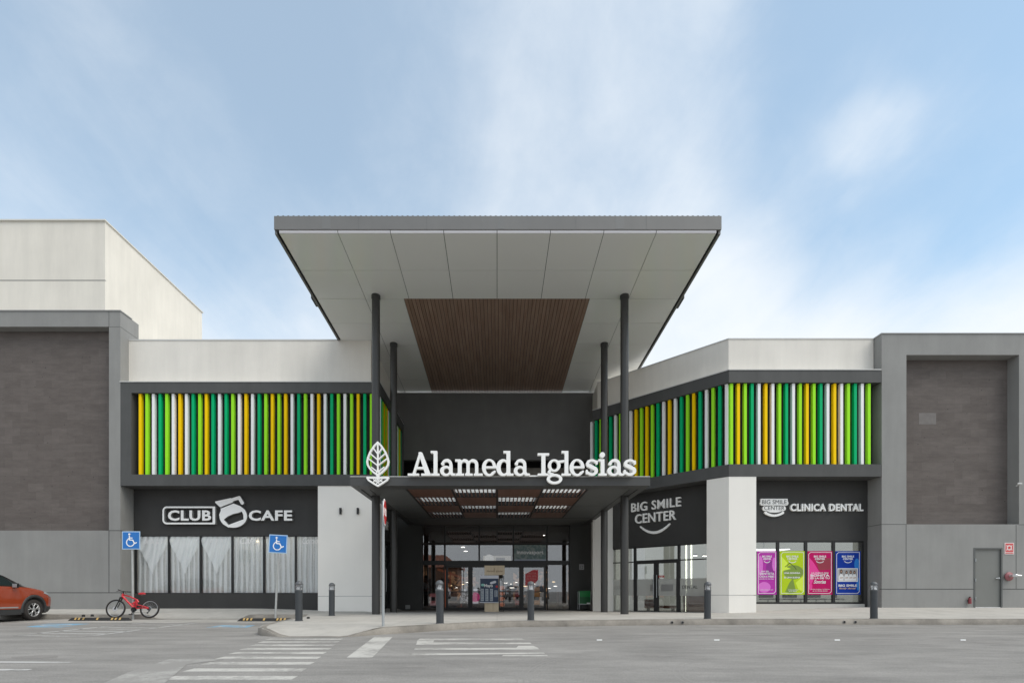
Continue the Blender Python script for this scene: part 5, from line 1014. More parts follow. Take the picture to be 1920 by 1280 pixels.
for i, (a_, c_) in enumerate(zip(mull, mull[1:])):
    x0, x1 = a_+.0, c_-.0; o = thing('curtain', ((x0+x1)/2, 20.6, zG), 'pleated sheer white curtain, '+DESC[i], 'curtain', 'sheer curtains in the cafe windows')
    nx = 150; nz_ = 10; ph = random.uniform(0, 6)
    def wav(x, z, k=1): return .03*math.sin((x+.015*mnoise.noise(Vector((x*2, z*1.2, i))))*2*math.pi/.205*k+ph+.5*mnoise.noise(Vector((x*1.1, z*.6, i*3))))
    mb = MB()
    for q in range(nz_+1):
        for k in range(nx+1):
            x = x0+(x1-x0)*k/nx; z = zG-.03-(zG-zS-.05)*q/nz_; mb.v.append((x, 20.50+wav(x, z), z))
    for q in range(nz_):
        for k in range(nx): mb.f.append([q*(nx+1)+k, q*(nx+1)+k+1, (q+1)*(nx+1)+k+1, (q+1)*(nx+1)+k]); mb.m.append(0); mb.sm.append(True)
    b0 = len(mb.v); nb = int((x1-x0)/.2)
    for q in range(nb):
        xc0 = x0+(q+.5)*(x1-x0)/nb; base = len(mb.v)
        for r_ in range(13):
            z = zG-.03-(zG-zS-.05)*r_/12; hw = .052+.018*mnoise.noise(Vector((q*3.1, z*1.5, i))); dx = .03*mnoise.noise(Vector((q*1.7, z*.9, i*5)))
            for k in range(7): u = -1+2*k/6; mb.v.append((xc0+dx+u*hw, 20.445-.03*(1-u*u)-.006*math.sin(u*9), z))
        for r_ in range(12):
            for k in range(6): mb.f.append([base+r_*7+k, base+r_*7+k+1, base+(r_+1)*7+k+1, base+(r_+1)*7+k]); mb.m.append(1); mb.sm.append(True)
    part(mb, 'drape', [M_sheer, M_swag], o)
    if i < 3:
        mb = MB(); nx = 60; nz_ = 14
        for q in range(nz_+1):
            for k in range(nx+1):
                u = k/nx; ln = .25+1.25*(1-abs(2*u-1)**.85); x = x0+(x1-x0)*u; z = zG-.03-ln*q/nz_
                mb.v.append((x+(.5-u)*.0, 20.425+.02*math.sin(u*38+q*.5)-.07, z))
        for q in range(nz_):
            for k in range(nx): mb.f.append([q*(nx+1)+k, q*(nx+1)+k+1, (q+1)*(nx+1)+k+1, (q+1)*(nx+1)+k]); mb.m.append(0); mb.sm.append(True)
        part(mb, 'swag', M_swag, o)
    part(MB().cyl((x0, 20.5, zG-.02), (x1, 20.5, zG-.02), .012, n=8), 'rod', M_steel, o)
for px, py, lb in ((319, 1013, 'glowing bulb at the top of the second cafe window'), (482.5, 1014.5, 'glowing bulb after the script word in the fourth cafe window'), (599, 1016, 'glowing bulb at the end of the script word in the last cafe window')):
    p = at(px, py, 20.45); o = thing('string_bulb', p, lb, 'lamp', 'bulbs strung behind the cafe glass'); part(MB().sphere(p, .028, n=8), 'bulb', mat('bulb_glow', (1, .9, .7), .5, emit=(1, .80, .55), estr=4), o); part(MB().cyl(p+Vector((0, 0, .02)), p+Vector((0, 0, .07)), .012, n=8), 'socket', M_frame, o)
# ================================================================== STREET FURNITURE
M_boll = mat('bollard_paint', (.045, .050, .055), .5, var=.05, vscale=6); M_cap = mat('bollard_cap', (.10, .105, .11), .45)
bp = thing('bollard_lamp', (0, 0, 0), 'x', 'bollard', 'dark bollard lamps along the sidewalk')
MB().cyl((0, 0, -.02), (0, 0, .80), .09, n=28).build('post', M_boll, bp, local=True)
MB().lathe([(.105, .0), (.105, .012), (.092, .016)], n=28).build('base_ring', M_boll, bp, local=True)
MB().lathe([(.092, .78), (.094, .80), (.094, .815), (.02, .82)], n=28).build('collar', M_cap, bp, local=True)
MB().lathe([(.080, .82), (.012, .935), (.0, .94)], n=28).build('reflector', mat('reflector_white', (.85, .85, .85), .35), bp, local=True)
MB().lathe([(.088, .815), (.088, .94)], n=28).build('lens', G_lens, bp, local=True)
m = MB(); [m.box(-.008+.082*math.cos(a), .008+.082*math.cos(a), -.008+.082*math.sin(a), .008+.082*math.sin(a), .815, .94) for a in (R(45), R(135), R(225), R(315))]; m.build('rib', M_cap, bp, local=True)
MB().lathe([(.0, .93), (.094, .935), (.096, .95), (.088, .985), (.062, 1.018), (.03, 1.034), (.0, 1.038)], n=28).build('cap', M_cap, bp, local=True)
BL = [(560.5, 1164, 69, 'dark bollard lamp beside the leaning wheelchair sign, before the last curtained window'), (622, 1153.5, 57.5, 'dark bollard lamp farthest from the kerb, in front of the white pillar'), (825, 1170, 78, 'dark bollard lamp nearest the kerb ramp, in front of the leftmost entrance door'),
      (995.3, 1161.7, 66.5, 'dark bollard lamp in front of the red sheet on the entrance doors'), (1326.5, 1161, 70, 'dark bollard lamp at the kerb in front of the white corner pillar'), (1638.5, 1159.7, 70, 'dark bollard lamp at the kerb by the corner of the grey block')]
for i, (px, py, k, lab) in enumerate(BL):
    Y = {560.5: 13.3, 622: 16.1, 825: 12.25, 995.3: 13.62, 1326.5: 14.3, 1638.5: 14.35}[px]; x = (px-932)*Y/960
    o = bp if i == 0 else copy_tree(bp); o.location = (x, Y, H(x, Y)); o['label'] = lab; o.rotation_euler = (R(.4*(-1)**i), R(-.5 if i == 2 else .2), 0)
# wheelchair parking signs
M_pole = mat('pole_paint', (.42, .43, .42), .5, var=.1, vscale=5); M_sb = mat('sign_blue', (.004, .17, .55), .4, coat=.2)
def wheelchair_ops(s):
    q = lambda x, y: (x*s, y*s)
    return [('ell', *q(-.09, .37), .055*s, .055*s), ('cap', [q(-.085, .27), q(-.075, .06), q(.10, .05), q(.20, -.14), q(.30, -.09)], .030*s), ('cap', [q(-.08, .17), q(.07, .165)], .025*s),
            ('cap', [q(-.13, .13)]+[q(*p) for p in arc(-.03, -.08, .21, .21, 128, 352, 20)], .026*s)]
def park_sign(px0, px1, py0, py1, Y, tilt, lab, pxb):
    k = 960/Y; cx_ = ((px0+px1)/2-932)/k; cz = EYE+(1107-(py0+py1)/2)/k; s = (px1-px0)/k; xb = (pxb-932)/k; zb_ = ROAD
    o = thing('parking_sign', (xb, Y, zb_), lab, 'sign', 'wheelchair parking signs'); wb = Vector((xb, Y+.03, zb_-.02)); wt = Vector((cx_, Y+.03, cz+s*.45))
    part(MB().cyl(wb, wt, .032, n=16), 'pole', M_pole, o)
    pl = MB(); pl.bbox(-s/2, s/2, 0, .012, -s/2, s/2, .004); p_ = pl.build('plate', mat('sign_border_blue', (.45, .62, .8), .4), o, local=True); p_.location = Vector((cx_, Y-.02, cz))-Vector(o.location); p_.rotation_euler = (0, tilt, 0)
    q_ = MB().box(-s/2+.03, s/2-.03, -.003, 0, -s/2+.03, s/2-.03).build('blue_field', M_sb, p_, local=True); q_.location = (0, -.0005, 0)
    w_ = cut_shape('symbol', wheelchair_ops(s/1.0), .006, .003, M_white, None, (0, 0, 0)); w_.parent = p_; w_.location = (0, -.004, -.02)
    for z in (-.2, .2):
        b_ = MB().cyl((0, -.012, z), (0, -.003, z), .008, n=8).build('bolt', M_steel, p_, local=True)
    return o
park_sign(229.5, 263.5, 996.5, 1028.5, 16.62, 0, 'upright blue wheelchair parking sign behind the red bicycle', 248.5)
park_sign(504.5, 539, 1003.5, 1035, 16.3, R(3), 'leaning blue wheelchair parking sign in front of the curtained cafe windows', 515.5)
# stop sign seen edge-on
Y = 11.35; x = (718.5-932)*Y/960; st = thing('stop_sign', (x, Y, 0), 'thin pole with a red and white sign seen almost edge-on', 'sign'); zt_ = EYE+(1107-934)*Y/960
part(MB().cyl((x, Y, -.02), (x, Y, zt_-.05), .03, n=16), 'pole', mat('pole_galv', (.34, .36, .365), .5, var=.05), st)
RA = .30; ang = R(-90+ (math.degrees(math.atan2(x, Y))) +10.5)
st_pl = MB()
def oct_(r, y0, y1, mb, mi=0):
    P = [(r*math.cos(R(22.5+45*i)), r*math.sin(R(22.5+45*i))) for i in range(8)]
    mb.add([(px_, y0, pz_) for px_, pz_ in P]+[(px_, y1, pz_) for px_, pz_ in P], [tuple(range(8)), tuple(range(8, 16))[::-1]]+[(i, (i+1) % 8, 8+(i+1) % 8, 8+i) for i in range(8)], mi)
oct_(RA, 0, .012, st_pl); pl = st_pl.build('plate', M_white, st, local=True); pl.location = (.045, -.02, zt_-.31); 
ang = math.atan2(1, 0)
pl.rotation_euler = (0, 0, R(96.2)); 
fm = MB(); oct_(RA-.02, -.003, 0, fm); f_ = fm.build('red_face', mat('stop_red', (.55, .03, .03), .4), pl, local=True); f_.location = (0, -.0006, 0)
tx = text('lettering', 'ALTO', (-.2, -.08, .4, .17), .003, M_white, None, base=(0, 0, 0), off=.04); tx.parent = pl; tx.location = (0, -.0042, 0)
# wheel stops
M_rub = mat('rubber', (.028, .027, .026), .8, var=.15, vscale=6); M_yel = mat('reflective_yellow', (.55, .36, .12), .5, var=.2, vscale=20)
def wheel_stop(px0, px1, Y, lab):
    x0, x1 = (px0-932)*Y/960, (px1-932)*Y/960; o = thing('wheel_stop', ((x0+x1)/2, Y, ROAD), lab, 'wheel stop', 'black rubber wheel stops'); L_ = x1-x0
    mb = MB(); vs = []
    for x, s in ((x0, .25), (x0+.10, 1), (x1-.10, 1), (x1, .25)):
        for y, z in ((-.08, 0), (-.05, .09*s), (.05, .09*s), (.08, 0)): vs.append((x, Y+y, ROAD+.002+z))
    mb.add(vs, [(4*i+k, 4*i+4+k, 4*i+5+k, 4*i+1+k) for i in range(3) for k in range(3)]+[(0, 1, 2, 3), (15, 14, 13, 12)]); part(mb, 'block', M_rub, o)
    for f in (.12, .18, .25, .48, .72, .78, .85):
        c = x0+L_*f; mb = MB(); dz = .006
        mb.add([(c-.035, Y-.0795+.0, ROAD+.03), (c+.025, Y-.0795, ROAD+.03), (c+.035, Y-.052, ROAD+.094), (c+.02, Y+.03, ROAD+.096), (c-.045, Y+.03, ROAD+.096), (c-.02, Y-.054, ROAD+.094)], [(0, 1, 2, 5), (5, 2, 3, 4)])
        for i, v in enumerate(mb.v): mb.v[i] = (v[0], v[1]-.004, v[2]+.002)
        part(mb, 'reflector', M_yel, o)
wheel_stop(131, 245, 15.98, 'black rubber wheel stop with yellow patches in front of the red bicycle')
wheel_stop(447, 551, 15.70, 'black rubber wheel stop with yellow patches below the leaning wheelchair sign')
for px, py, lab in ((156.5, 1153.5, 'small black stub on the ground left of the bicycle, farther from it'), (173, 1153, 'small black stub on the ground left of the bicycle, nearer to it'), (578, 1157, 'small black stub on the sidewalk between two bollards')):
    Y = (EYE-(0 if px > 500 else -.02))*960/(py+2-1107); p = Vector(((px-932)*Y/960, Y, 0)); p.z = H(p.x, p.y); o = thing('ground_stub', p, lab, 'stub', 'black stubs sticking out of the ground')
    part(MB().cyl(p-Vector((0, 0, .02)), p+Vector((0, 0, .035)), .045, .04, n=14), 'pipe', M_rub, o); part(MB().lathe([(.0, .036), (.042, .034), (.046, .045), (.0, .055)], p, n=14), 'cap', M_frame, o)
for px, lab in ((1256.5, 'first round drain pipe mouth in the kerb, left of the bollard by the white pillar'), (1276.5, 'second round drain pipe mouth in the kerb, nearer the white pillar bollard'), (1584, 'left pipe mouth of the pair in the kerb left of the grey block bollard'), (1605, 'right pipe mouth of the pair in the kerb, closest to the grey block bollard')):
    Y = 14.08; x = (px-932)*Y/960; o = thing('drain_pipe', (x, Y, -.09), lab, 'pipe', 'drain pipes in the kerb face')
    part(MB().lathe([(.028, .0), (.040, .0), (.042, .03), (.042, .2)], (x, Y-.02+(yfront(x)-14.1), -.075), axis='Y', n=20), 'rim', mat('pipe_grey', (.2, .19, .18), .7), o); part(MB().cyl((x, Y-.012+(yfront(x)-14.1), -.075), (x, Y+.15, -.075), .03, n=20), 'bore', M_black, o)
# ---------- wooden totem with poster before the doors
Y = 21.6; k = 960/Y; tp = thing('information_totem', ((922-932)/k, Y, H(0, Y)), 'pale wooden totem with a navy event poster in front of the entrance doors', 'signboard'); X_ = lambda px: (px-932)/k; Z_ = lambda py: EYE+(1107-py)/k
part(MB().bbox(X_(908.5), X_(935), Y, Y+.3, H(0, Y)-.01, Z_(1077)-.002, .006), 'post', M_ply, tp)
part(MB().bbox(X_(908.5), X_(946), Y-.02, Y+.28, Z_(1077), Z_(1059.5), .006), 'head_board', M_ply, tp)
M_br = mat('engraved_brown', (.16, .10, .06), .7)
text('lettering', 'Alameda Iglesias', (.08, .10, X_(946)-X_(908.5)-.16, .10), .003, M_br, tp, base=(X_(908.5), Y-.021, Z_(1077))); cut_shape('emblem', [('cap', [(0, .0), (0, .1)], .006), ('ell', 0, .06, .022, .04), ('-ell', 0, .06, .012, .028)], .003, .003, M_br, tp, (X_(927), Y-.021, Z_(1069)))
ps = part(MB().box(X_(900.5), X_(934.5), Y-.06, Y-.045, Z_(1129), Z_(1078)), 'poster', mat('poster_navy', (.012, .03, .075), .4), tp)
part(MB().box(X_(900), X_(935), Y-.066, Y-.061, Z_(1084), Z_(1078)), 'header', mat('poster_pale', (.6, .62, .68), .5), tp); part(MB().box(X_(900), X_(935), Y-.066, Y-.061, Z_(1129.3), Z_(1128)), 'footer', mat('poster_pale', (.6, .62, .68), .5), tp)
for i, xx in enumerate((901.5, 910, 918.5, 927)):
    q = part(MB().box(X_(xx), X_(xx+5.8), Y-.064, Y-.061, Z_(1126 if i < 3 else 1118), Z_(1103 if i != 3 else 1106)), 'schedule_column', mat('schedule_grey', (.34, .38, .42), .6), tp)
    for r_ in range(7):
        z = Z_(1105.5+r_*2.8 if i < 3 else 1107.5+r_*1.5); q2 = MB().box(X_(xx+.6), X_(xx+4.6-(r_ % 3)*.8), Y-.0655, Y-.0641, z-.012, z+.004); part(q2, 'text_line', mat('poster_navy', (0, 0, 0)), tp)
cut_shape('card', [('cap', [(0, 0), (.16, .05)], .05)], .008, .003, mat('poster_pale', (0, 0, 0)), tp, (X_(921), Y-.0625, Z_(1092.5)))
cut_shape('card', [('ell', 0, 0, .09, .05)], .008, .003, mat('mint_print', (.25, .55, .48), .5), tp, (X_(905.5), Y-.0622, Z_(1096)))
cut_shape('badge', [('ell', 0, 0, .05, .05)], .005, .003, M_red, tp, (X_(931.5), Y-.0622, Z_(1099)))
text('lettering', 'Mayo', (0, 0, .36, .16), .003, P_w, tp, base=(X_(908), Y-.066, Z_(1101.5)), off=.03)
m = MB()
for x_ in (X_(936.5), X_(944.5)): m.box(x_-.012, x_+.012, Y+.3, Y+.33, H(0, Y), Z_(1079))
m.box(X_(936.5)+.012, X_(944.5)-.012, Y+.3, Y+.33, Z_(1081), Z_(1079)); m.box(X_(936.5)+.012, X_(944.5)-.012, Y+.3, Y+.33, H(0, Y), H(0, Y)+.03); part(m, 'frame', M_frame, tp)
# ---------- green basket stand
Y = 23.9; k = 960/Y; X_ = lambda px: (px-932)/k; Z_ = lambda py: EYE+(1107-py)/k; x0, x1 = X_(1085.5), X_(1108)
gb = thing('basket_stand', ((x0+x1)/2, Y, H(4, Y)), 'green plastic crates on a black wheeled stand beside the right pier', 'crate stand'); M_gp = mat('green_plastic', (.0, .22, .045), .4); M_gd = mat('green_plastic_deep', (.0, .10, .025), .4)
zf_ = H(4, Y)
m = MB(); m.box(x0+.03, x1-.03, Y, Y+.02, Z_(1118), Z_(1108)); m.box(x0+.03, x0+.05, Y+.02, Y+.4, Z_(1130), Z_(1108)); m.box(x1-.05, x1-.03, Y+.02, Y+.4, Z_(1130), Z_(1108)); m.box(x0+.03, x1-.03, Y+.4, Y+.42, Z_(1130), Z_(1108)); m.box(x0+.03, x1-.03, Y+.0, Y+.4, Z_(1131), Z_(1130)); m.bbox(x0+.01, x1-.01, Y-.02, Y+.44, Z_(1108), Z_(1107), .006); part(m, 'crate', M_gp, gb)
m = MB(); m.box(x0+.05, x1-.05, Y+.005, Y+.02, Z_(1130), Z_(1118.2)); part(m, 'lower_crate', M_gd, gb)
m = MB(); [m.box(x_-.012, x_+.012, y_-.012, y_+.012, zf_+.04, Z_(1108)) for x_ in (x0+.01, x1-.01) for y_ in (Y-.01, Y+.42)]; m.box(x0, x1, Y-.01, Y+.42, Z_(1132.5), Z_(1131)); part(m, 'frame', M_steel, gb)
part(MB().box(x0+.08, x1-.08, Y+.05, Y+.4, Z_(1141), Z_(1133)), 'lower_tray', M_frame, gb)
for x_ in (x0+.02, x1-.02):
    for y_ in (Y, Y+.4): part(MB().cyl((x_-.012, y_, zf_+.035), (x_+.012, y_, zf_+.035), .035, n=14), 'wheel', M_rub, gb)
part(MB().box(X_(1100), X_(1106.5), Y-.025, Y-.018, Z_(1131), Z_(1129)), 'tag', M_white, gb)
# ---------- guard standing inside the doors
def skin(name, verts, edges, rad, m_, parent, sub=2):
    me = bpy.data.meshes.new(name); me.from_pydata(verts, edges, []); ob = bpy.data.objects.new(name, me); COL.objects.link(ob); ob.parent = parent; me.materials.append(m_)
    md = ob.modifiers.new('skin', 'SKIN'); md.use_smooth_shade = True
    for v, r_ in zip(me.skin_vertices[0].data, rad): v.radius = r_ if isinstance(r_, tuple) else (r_, r_)
    me.skin_vertices[0].data[0].use_root = True
    s2 = ob.modifiers.new('sub', 'SUBSURF'); s2.levels = sub; s2.render_levels = sub
    bpy.context.view_layer.update(); m2 = bpy.data.meshes.new_from_object(ob.evaluated_get(bpy.context.evaluated_depsgraph_get())); bpy.data.objects.remove(ob)
    for p in m2.polygons: p.use_smooth = True
    o2 = bpy.data.objects.new(name, m2); COL.objects.link(o2); o2.parent = parent; m2.name = name; return o2
Yq = 26.3; gx = (798.5-932)*Yq/960
pn = thing('person', (gx, Yq, -.17), 'person in black cap, white shirt and black trousers standing inside the entrance glass', 'person', rz=R(70))
M_skin = mat('skin', (.30, .17, .12), .6); M_shirt = mat('white_shirt', (.6, .6, .62), .8); M_trs = mat('black_trousers', (.012, .012, .014), .8); sc = .97
def V(l): return [(x*sc, y*sc, z*sc) for x, y, z in l]
bv = V([(0, 0, .95), (0, 0, 1.15), (0, .01, 1.38), (0, 0, 1.50), (0, -.02, 1.62), (0, -.03, 1.70), (.18, .01, 1.40), (.22, -.02, 1.12), (.15, -.22, 1.15), (.05, -.28, 1.20), (-.18, .01, 1.40), (-.22, 0, 1.12), (-.16, -.20, 1.08), (-.06, -.28, 1.14), (.09, 0, .88), (.10, -.02, .50), (.10, .02, .09), (.11, -.13, .04), (-.09, 0, .88), (-.11, -.01, .50), (-.11, .02, .09), (-.13, -.13, .04)])
be = [(0, 1), (1, 2), (2, 3), (3, 4), (4, 5), (2, 6), (6, 7), (7, 8), (8, 9), (2, 10), (10, 11), (11, 12), (12, 13), (0, 14), (14, 15), (15, 16), (16, 17), (0, 18), (18, 19), (19, 20), (20, 21)]
br_ = [(.15, .10), (.14, .10), (.16, .10), .055, (.075, .09), (.07, .085), .055, .042, .035, .03, .055, .042, .035, .03, .09, .06, .042, .035, .09, .06, .042, .035]
skin('body', bv, be, br_, M_skin, pn)
skin('shirt', [bv[i] for i in (0, 1, 2, 6, 7, 8, 10, 11, 12)], [(0, 1), (1, 2), (2, 3), (3, 4), (4, 5), (2, 6), (6, 7), (7, 8)], [(.165, .115), (.155, .115), (.175, .115), .068, .055, .046, .068, .055, .046], M_shirt, pn)
skin('trousers', [bv[0], bv[14], bv[15], bv[16], bv[18], bv[19], bv[20]], [(0, 1), (1, 2), (2, 3), (0, 4), (4, 5), (5, 6)], [(.165, .115), .10, .075, .062, .10, .075, .062], M_trs, pn)
for s in (-1, 1): MB().bbox(s*.11-.05, s*.11+.05, -.20, .07, 0, .09, .02).build('shoe', M_trs, pn, local=True)
MB().lathe([(.0, 1.79), (.06, 1.785), (.092, 1.75), (.1, 1.69), (.1, 1.66)], (0, -.03, -.04), n=20).build('cap', M_trs, pn, local=True); MB().bbox(-.07, .07, -.22, -.1, 1.63, 1.645, .005).build('cap_peak', M_trs, pn, local=True)
MB().sphere((0, -.125, 1.57), .018, n=8).build('nose', M_skin, pn, local=True)
for s in (-1, 1):
    MB().sphere((s*.035, -.105, 1.60), .01, n=6).build('eye', M_frame, pn, local=True); MB().sphere((s*.082, -.02, 1.585), .022, n=8).build('ear', M_skin, pn, local=True)
    hx, hy, hz_ = bv[9] if s > 0 else bv[13]
    f = MB()
    for i, l in enumerate((.055, .065, .06, .05)): f.tube([(hx-s*.01, hy-.01, hz_+.03-.018*i), (hx-s*.05, hy-.02-l*.3, hz_+.035-.018*i), (hx-s*.05-s*l*.5, hy-.01, hz_+.03-.018*i)], [.010, .009, .007], n=8)
    f.tube([(hx, hy-.01, hz_+.02), (hx-s*.01, hy-.045, hz_+.045), (hx-s*.03, hy-.06, hz_+.05)], [.012, .010, .008], n=8); f.build('fingers', M_skin, pn, local=True)
# ================================================================== BICYCLE
bk = thing('bicycle', (0, 0, 0), 'red full-suspension bicycle leaning behind the first wheelchair sign, facing left', 'bicycle')
M_bf = mat('bike_red', (.62, .008, .02), .3, coat=.6); M_tire = mat('tyre_rubber', (.03, .026, .024), .85); M_alu = mat('aluminium', (.5, .5, .5), .35, metal=.6); M_bb = mat('bike_black', (.012, .012, .012), .4)
r_w = .305; F_, B_ = (-.525, 0, r_w), (.525, 0, r_w)
for c in (F_, B_):
    wh = MB().tube([(c[0]+(r_w-.027)*math.cos(a), 0, c[2]+(r_w-.027)*math.sin(a)) for a in [2*math.pi*i/48 for i in range(48)]], .027, n=10, closed=True).build('wheel', M_tire, bk, local=True)
    MB().tube([(c[0]+(r_w-.062)*math.cos(a), 0, c[2]+(r_w-.062)*math.sin(a)) for a in [2*math.pi*i/48 for i in range(48)]], .011, n=8, closed=True).build('rim', M_alu, wh, local=True)
    sp = MB(); [sp.tube([(c[0], .02*(-1)**i, c[2]), (c[0]+(r_w-.07)*math.cos(R(11.25*i)), 0, c[2]+(r_w-.07)*math.sin(R(11.25*i)))], .0014, n=4) for i in range(32)]; sp.build('spokes', M_alu, wh, local=True)
    MB().cyl((c[0], -.05, c[2]), (c[0], .05, c[2]), .022).build('hub', M_bb, wh, local=True); MB().cyl((c[0], -.035, c[2]), (c[0], -.031, c[2]), .075, n=24).build('brake_disc', M_alu, wh, local=True)
hd_b, hd_t = (-.36, 0, .70), (-.335, 0, .80); bbk = (.06, 0, .27); st_t = (.17, 0, .66)
m = MB(); m.tube([hd_b, hd_t], .028); m.tube([(-.34, 0, .76), (-.12, 0, .70), (.10, 0, .60)], [.026, .022, .02]); m.tube([(-.355, 0, .72), (-.2, 0, .56), (.0, 0, .36), bbk], [.032, .030, .028, .026]); m.tube([(.10, 0, .60), (.02, 0, .46), bbk], .022); m.tube([(.10, 0, .60), (.16, 0, .52)], .03)
m.tube([(-.06, 0, .45), (.04, 0, .52), (.12, 0, .58)], .02); m.build('frame', M_bf, bk, local=True)
m = MB()
for s in (-1, 1): m.tube([(.08, s*.03, .31), (.3, s*.05, .33), (B_[0], s*.06, r_w)], .015); m.tube([(.10, s*.03, .44), (.28, s*.05, .40), (B_[0], s*.06, r_w+.02)], .015)
m.tube([(.08, 0, .31), (.10, 0, .44)], .02); m.build('swingarm', M_bf, bk, local=True)
m = MB(); m.tube([(.10, 0, .46), (.13, 0, .58)], .028); [m.tube([(.13+.0*i, .03*math.cos(i), .47+.0045*i*1.0), (.13, .03*math.cos(i+1), .47+.0045*(i+1))], .006, n=6) for i in range(20)]; m.build('shock_absorber', M_bf, bk, local=True)
m = MB(); m.tube([(-.335, 0, .80), (-.325, 0, .86)], .02)
for s in (-1, 1): m.tube([(-.38, s*.05, .66), (-.43, s*.05, .52)], .022); m.tube([(-.43, s*.05, .52), (F_[0], s*.05, F_[2])], .016)
m.tube([(-.38, -.06, .66), (-.38, .06, .66)], .022); m.tube([(-.36, 0, .68), (-.38, 0, .66)], .025); m.build('fork', M_bb, bk, local=True)
m = MB(); m.tube([(-.325, 0, .86), (-.36, 0, .875)], .018); m.tube([(-.30, -.30, .885), (-.34, -.16, .875), (-.36, 0, .872), (-.34, .16, .875), (-.30, .30, .885)], .012); m.tube([(-.30, -.30, .885), (-.325, -.18, .878)], .017); m.tube([(-.30, .30, .885), (-.325, .18, .878)], .017)
for s in (-1, 1): m.tube([(-.35, s*.15, .87), (-.40, s*.2, .84), (-.39, s*.26, .835)], .006)
hb = m.build('handlebar', M_bb, bk, local=True)
sd = MB(); sd.tube([(.25, 0, .80), (.32, 0, .815), (.42, 0, .83)], [.05, .075, .06], n=12)
for i, v in enumerate(sd.v): sd.v[i] = (v[0]-.09, v[1], .79+(v[2]-.81)*.55)
sd.build('saddle', M_bf, bk, local=True); MB().tube([(.16, 0, .60), (.20, 0, .77)], .014).build('seat_post', M_bb, bk, local=True)
m = MB(); m.cyl((bbk[0], -.06, bbk[2]), (bbk[0], .06, bbk[2]), .03); m.lathe([(.085, -.064), (.085, -.06), (.02, -.058)], (bbk[0], 0, bbk[2]), axis='Y', n=24); m.tube([(bbk[0], -.075, bbk[2]), (.02, -.085, .12)], .011); m.tube([(bbk[0], .075, bbk[2]), (.10, .085, .42)], .011); m.bbox(-.03, .07, -.15, -.09, .105, .13, .004); m.bbox(.05, .15, .09, .15, .415, .44, .004); m.build('crankset', M_bb, bk, local=True)
m = MB(); m.tube([(bbk[0], -.062, bbk[2]+.083), (B_[0], -.055, B_[2]+.04)], .005); m.tube([(bbk[0], -.062, bbk[2]-.083), (.50, -.055, .17)], .005); m.lathe([(.055, -.06), (.06, -.045), (.02, -.03)], B_, axis='Y', n=20); m.tube([(B_[0], -.06, B_[2]-.02), (.55, -.06, .23), (.50, -.06, .17)], .014); m.cyl((.50, -.07, .17), (.50, -.05, .17), .025); m.build('chain', M_bb, bk, local=True)
m = MB(); m.tube([(-.34, .02, .86), (-.42, .03, .80), (-.38, .02, .70)], .004); m.tube([(-.34, -.02, .86), (-.28, -.03, .76), (-.1, -.03, .71)], .004); m.build('cable', M_bb, bk, local=True)
Yb_ = 16.50; bk.location = ((247.6-932)*Yb_/960, Yb_, ROAD+.045); bk.rotation_euler = (R(-7), 0, R(4)); bk.location.z = ROAD+.05
# ================================================================== CAR
LC = 4.12
prof = [ # s, z_bottom, z_belt, z_top, half width at sill, at belt, at top, crown
 (.00, .34, .62, .66, .50, .52, .42), (.05, .28, .66, .74, .66, .68, .52), (.15, .25, .74, .84, .77, .79, .60), (.32, .22, .84, .95, .84, .85, .66), (.55, .20, .93, 1.01, .87, .87, .70), (.82, .20, .985, 1.055, .885, .875, .70),
 (1.02, .20, 1.015, 1.09, .89, .88, .70), (1.3, .20, 1.03, 1.26, .89, .885, .66), (1.6, .20, 1.04, 1.42, .89, .885, .62), (1.95, .20, 1.05, 1.53, .89, .885, .59), (2.4, .20, 1.07, 1.565, .89, .885, .59), (2.9, .20, 1.09, 1.555, .89, .88, .58), (3.35, .22, 1.12, 1.50, .89, .87, .57),
 (3.7, .25, 1.14, 1.40, .87, .84, .55), (3.92, .30, 1.12, 1.24, .83, .78, .54), (4.05, .36, 1.0, 1.08, .77, .70, .54), (4.12, .42, .85, .92, .66, .60, .50)]
PA = np.array(prof)
def interp(s):
    out = []
    for c in range(1, 7):
        out.append(np.interp(s, PA[:, 0], PA[:, c]))
    return out
def csec(s, t):         # t 0..1 from the middle of the underside, round the right side, to the middle of the roof
    zb, zl, zt_, ws, wb, wt = interp(s); cabin = zt_-zl > .13
    K_ = [(0, 0, zb), (.10, ws*.9, zb), (.16, ws, zb+.10), (.30, ws+.012, zb+(zl-zb)*.45), (.42, wb+.008, zb+(zl-zb)*.80), (.50, wb-.012, zl), (.55, wb-(.045 if cabin else .03), zl+.02 if cabin else zl+.015), (.80, wt+(.02 if cabin else .0), zt_-.055 if cabin else zt_-.02), (.86, wt-.06, zt_-.012), (1.0, 0, zt_+.015)]
    T_ = [k[0] for k in K_]; return np.interp(t, T_, [k[1] for k in K_]), np.interp(t, T_, [k[2] for k in K_])
SS = sorted(set([p[0] for p in prof]+[round(.1*i, 2) for i in range(1, 42)])); TT = [0, .05, .10, .13, .16, .20, .25, .30, .36, .42, .47, .50, .525, .55, .60, .65, .70, .75, .80, .83, .86, .91, 1.0]
def P3(s, t, side=1, off=0):
    x, z = csec(s, t)
    if off:
        x2, z2 = csec(s, min(1, t+.01)); x1, z1 = csec(s, max(0, t-.01)); dx, dz = x2-x1, z2-z1; l = math.hypot(dx, dz)+1e-9; x += dz/l*off; z += -dx/l*off if False else (-dx/l)*off*-1*-1
    return (side*x, -s, z)
car = thing('parked_car', (0, 0, 0), 'orange red crossover car cut by the left edge, nose towards the grey wall', 'car')
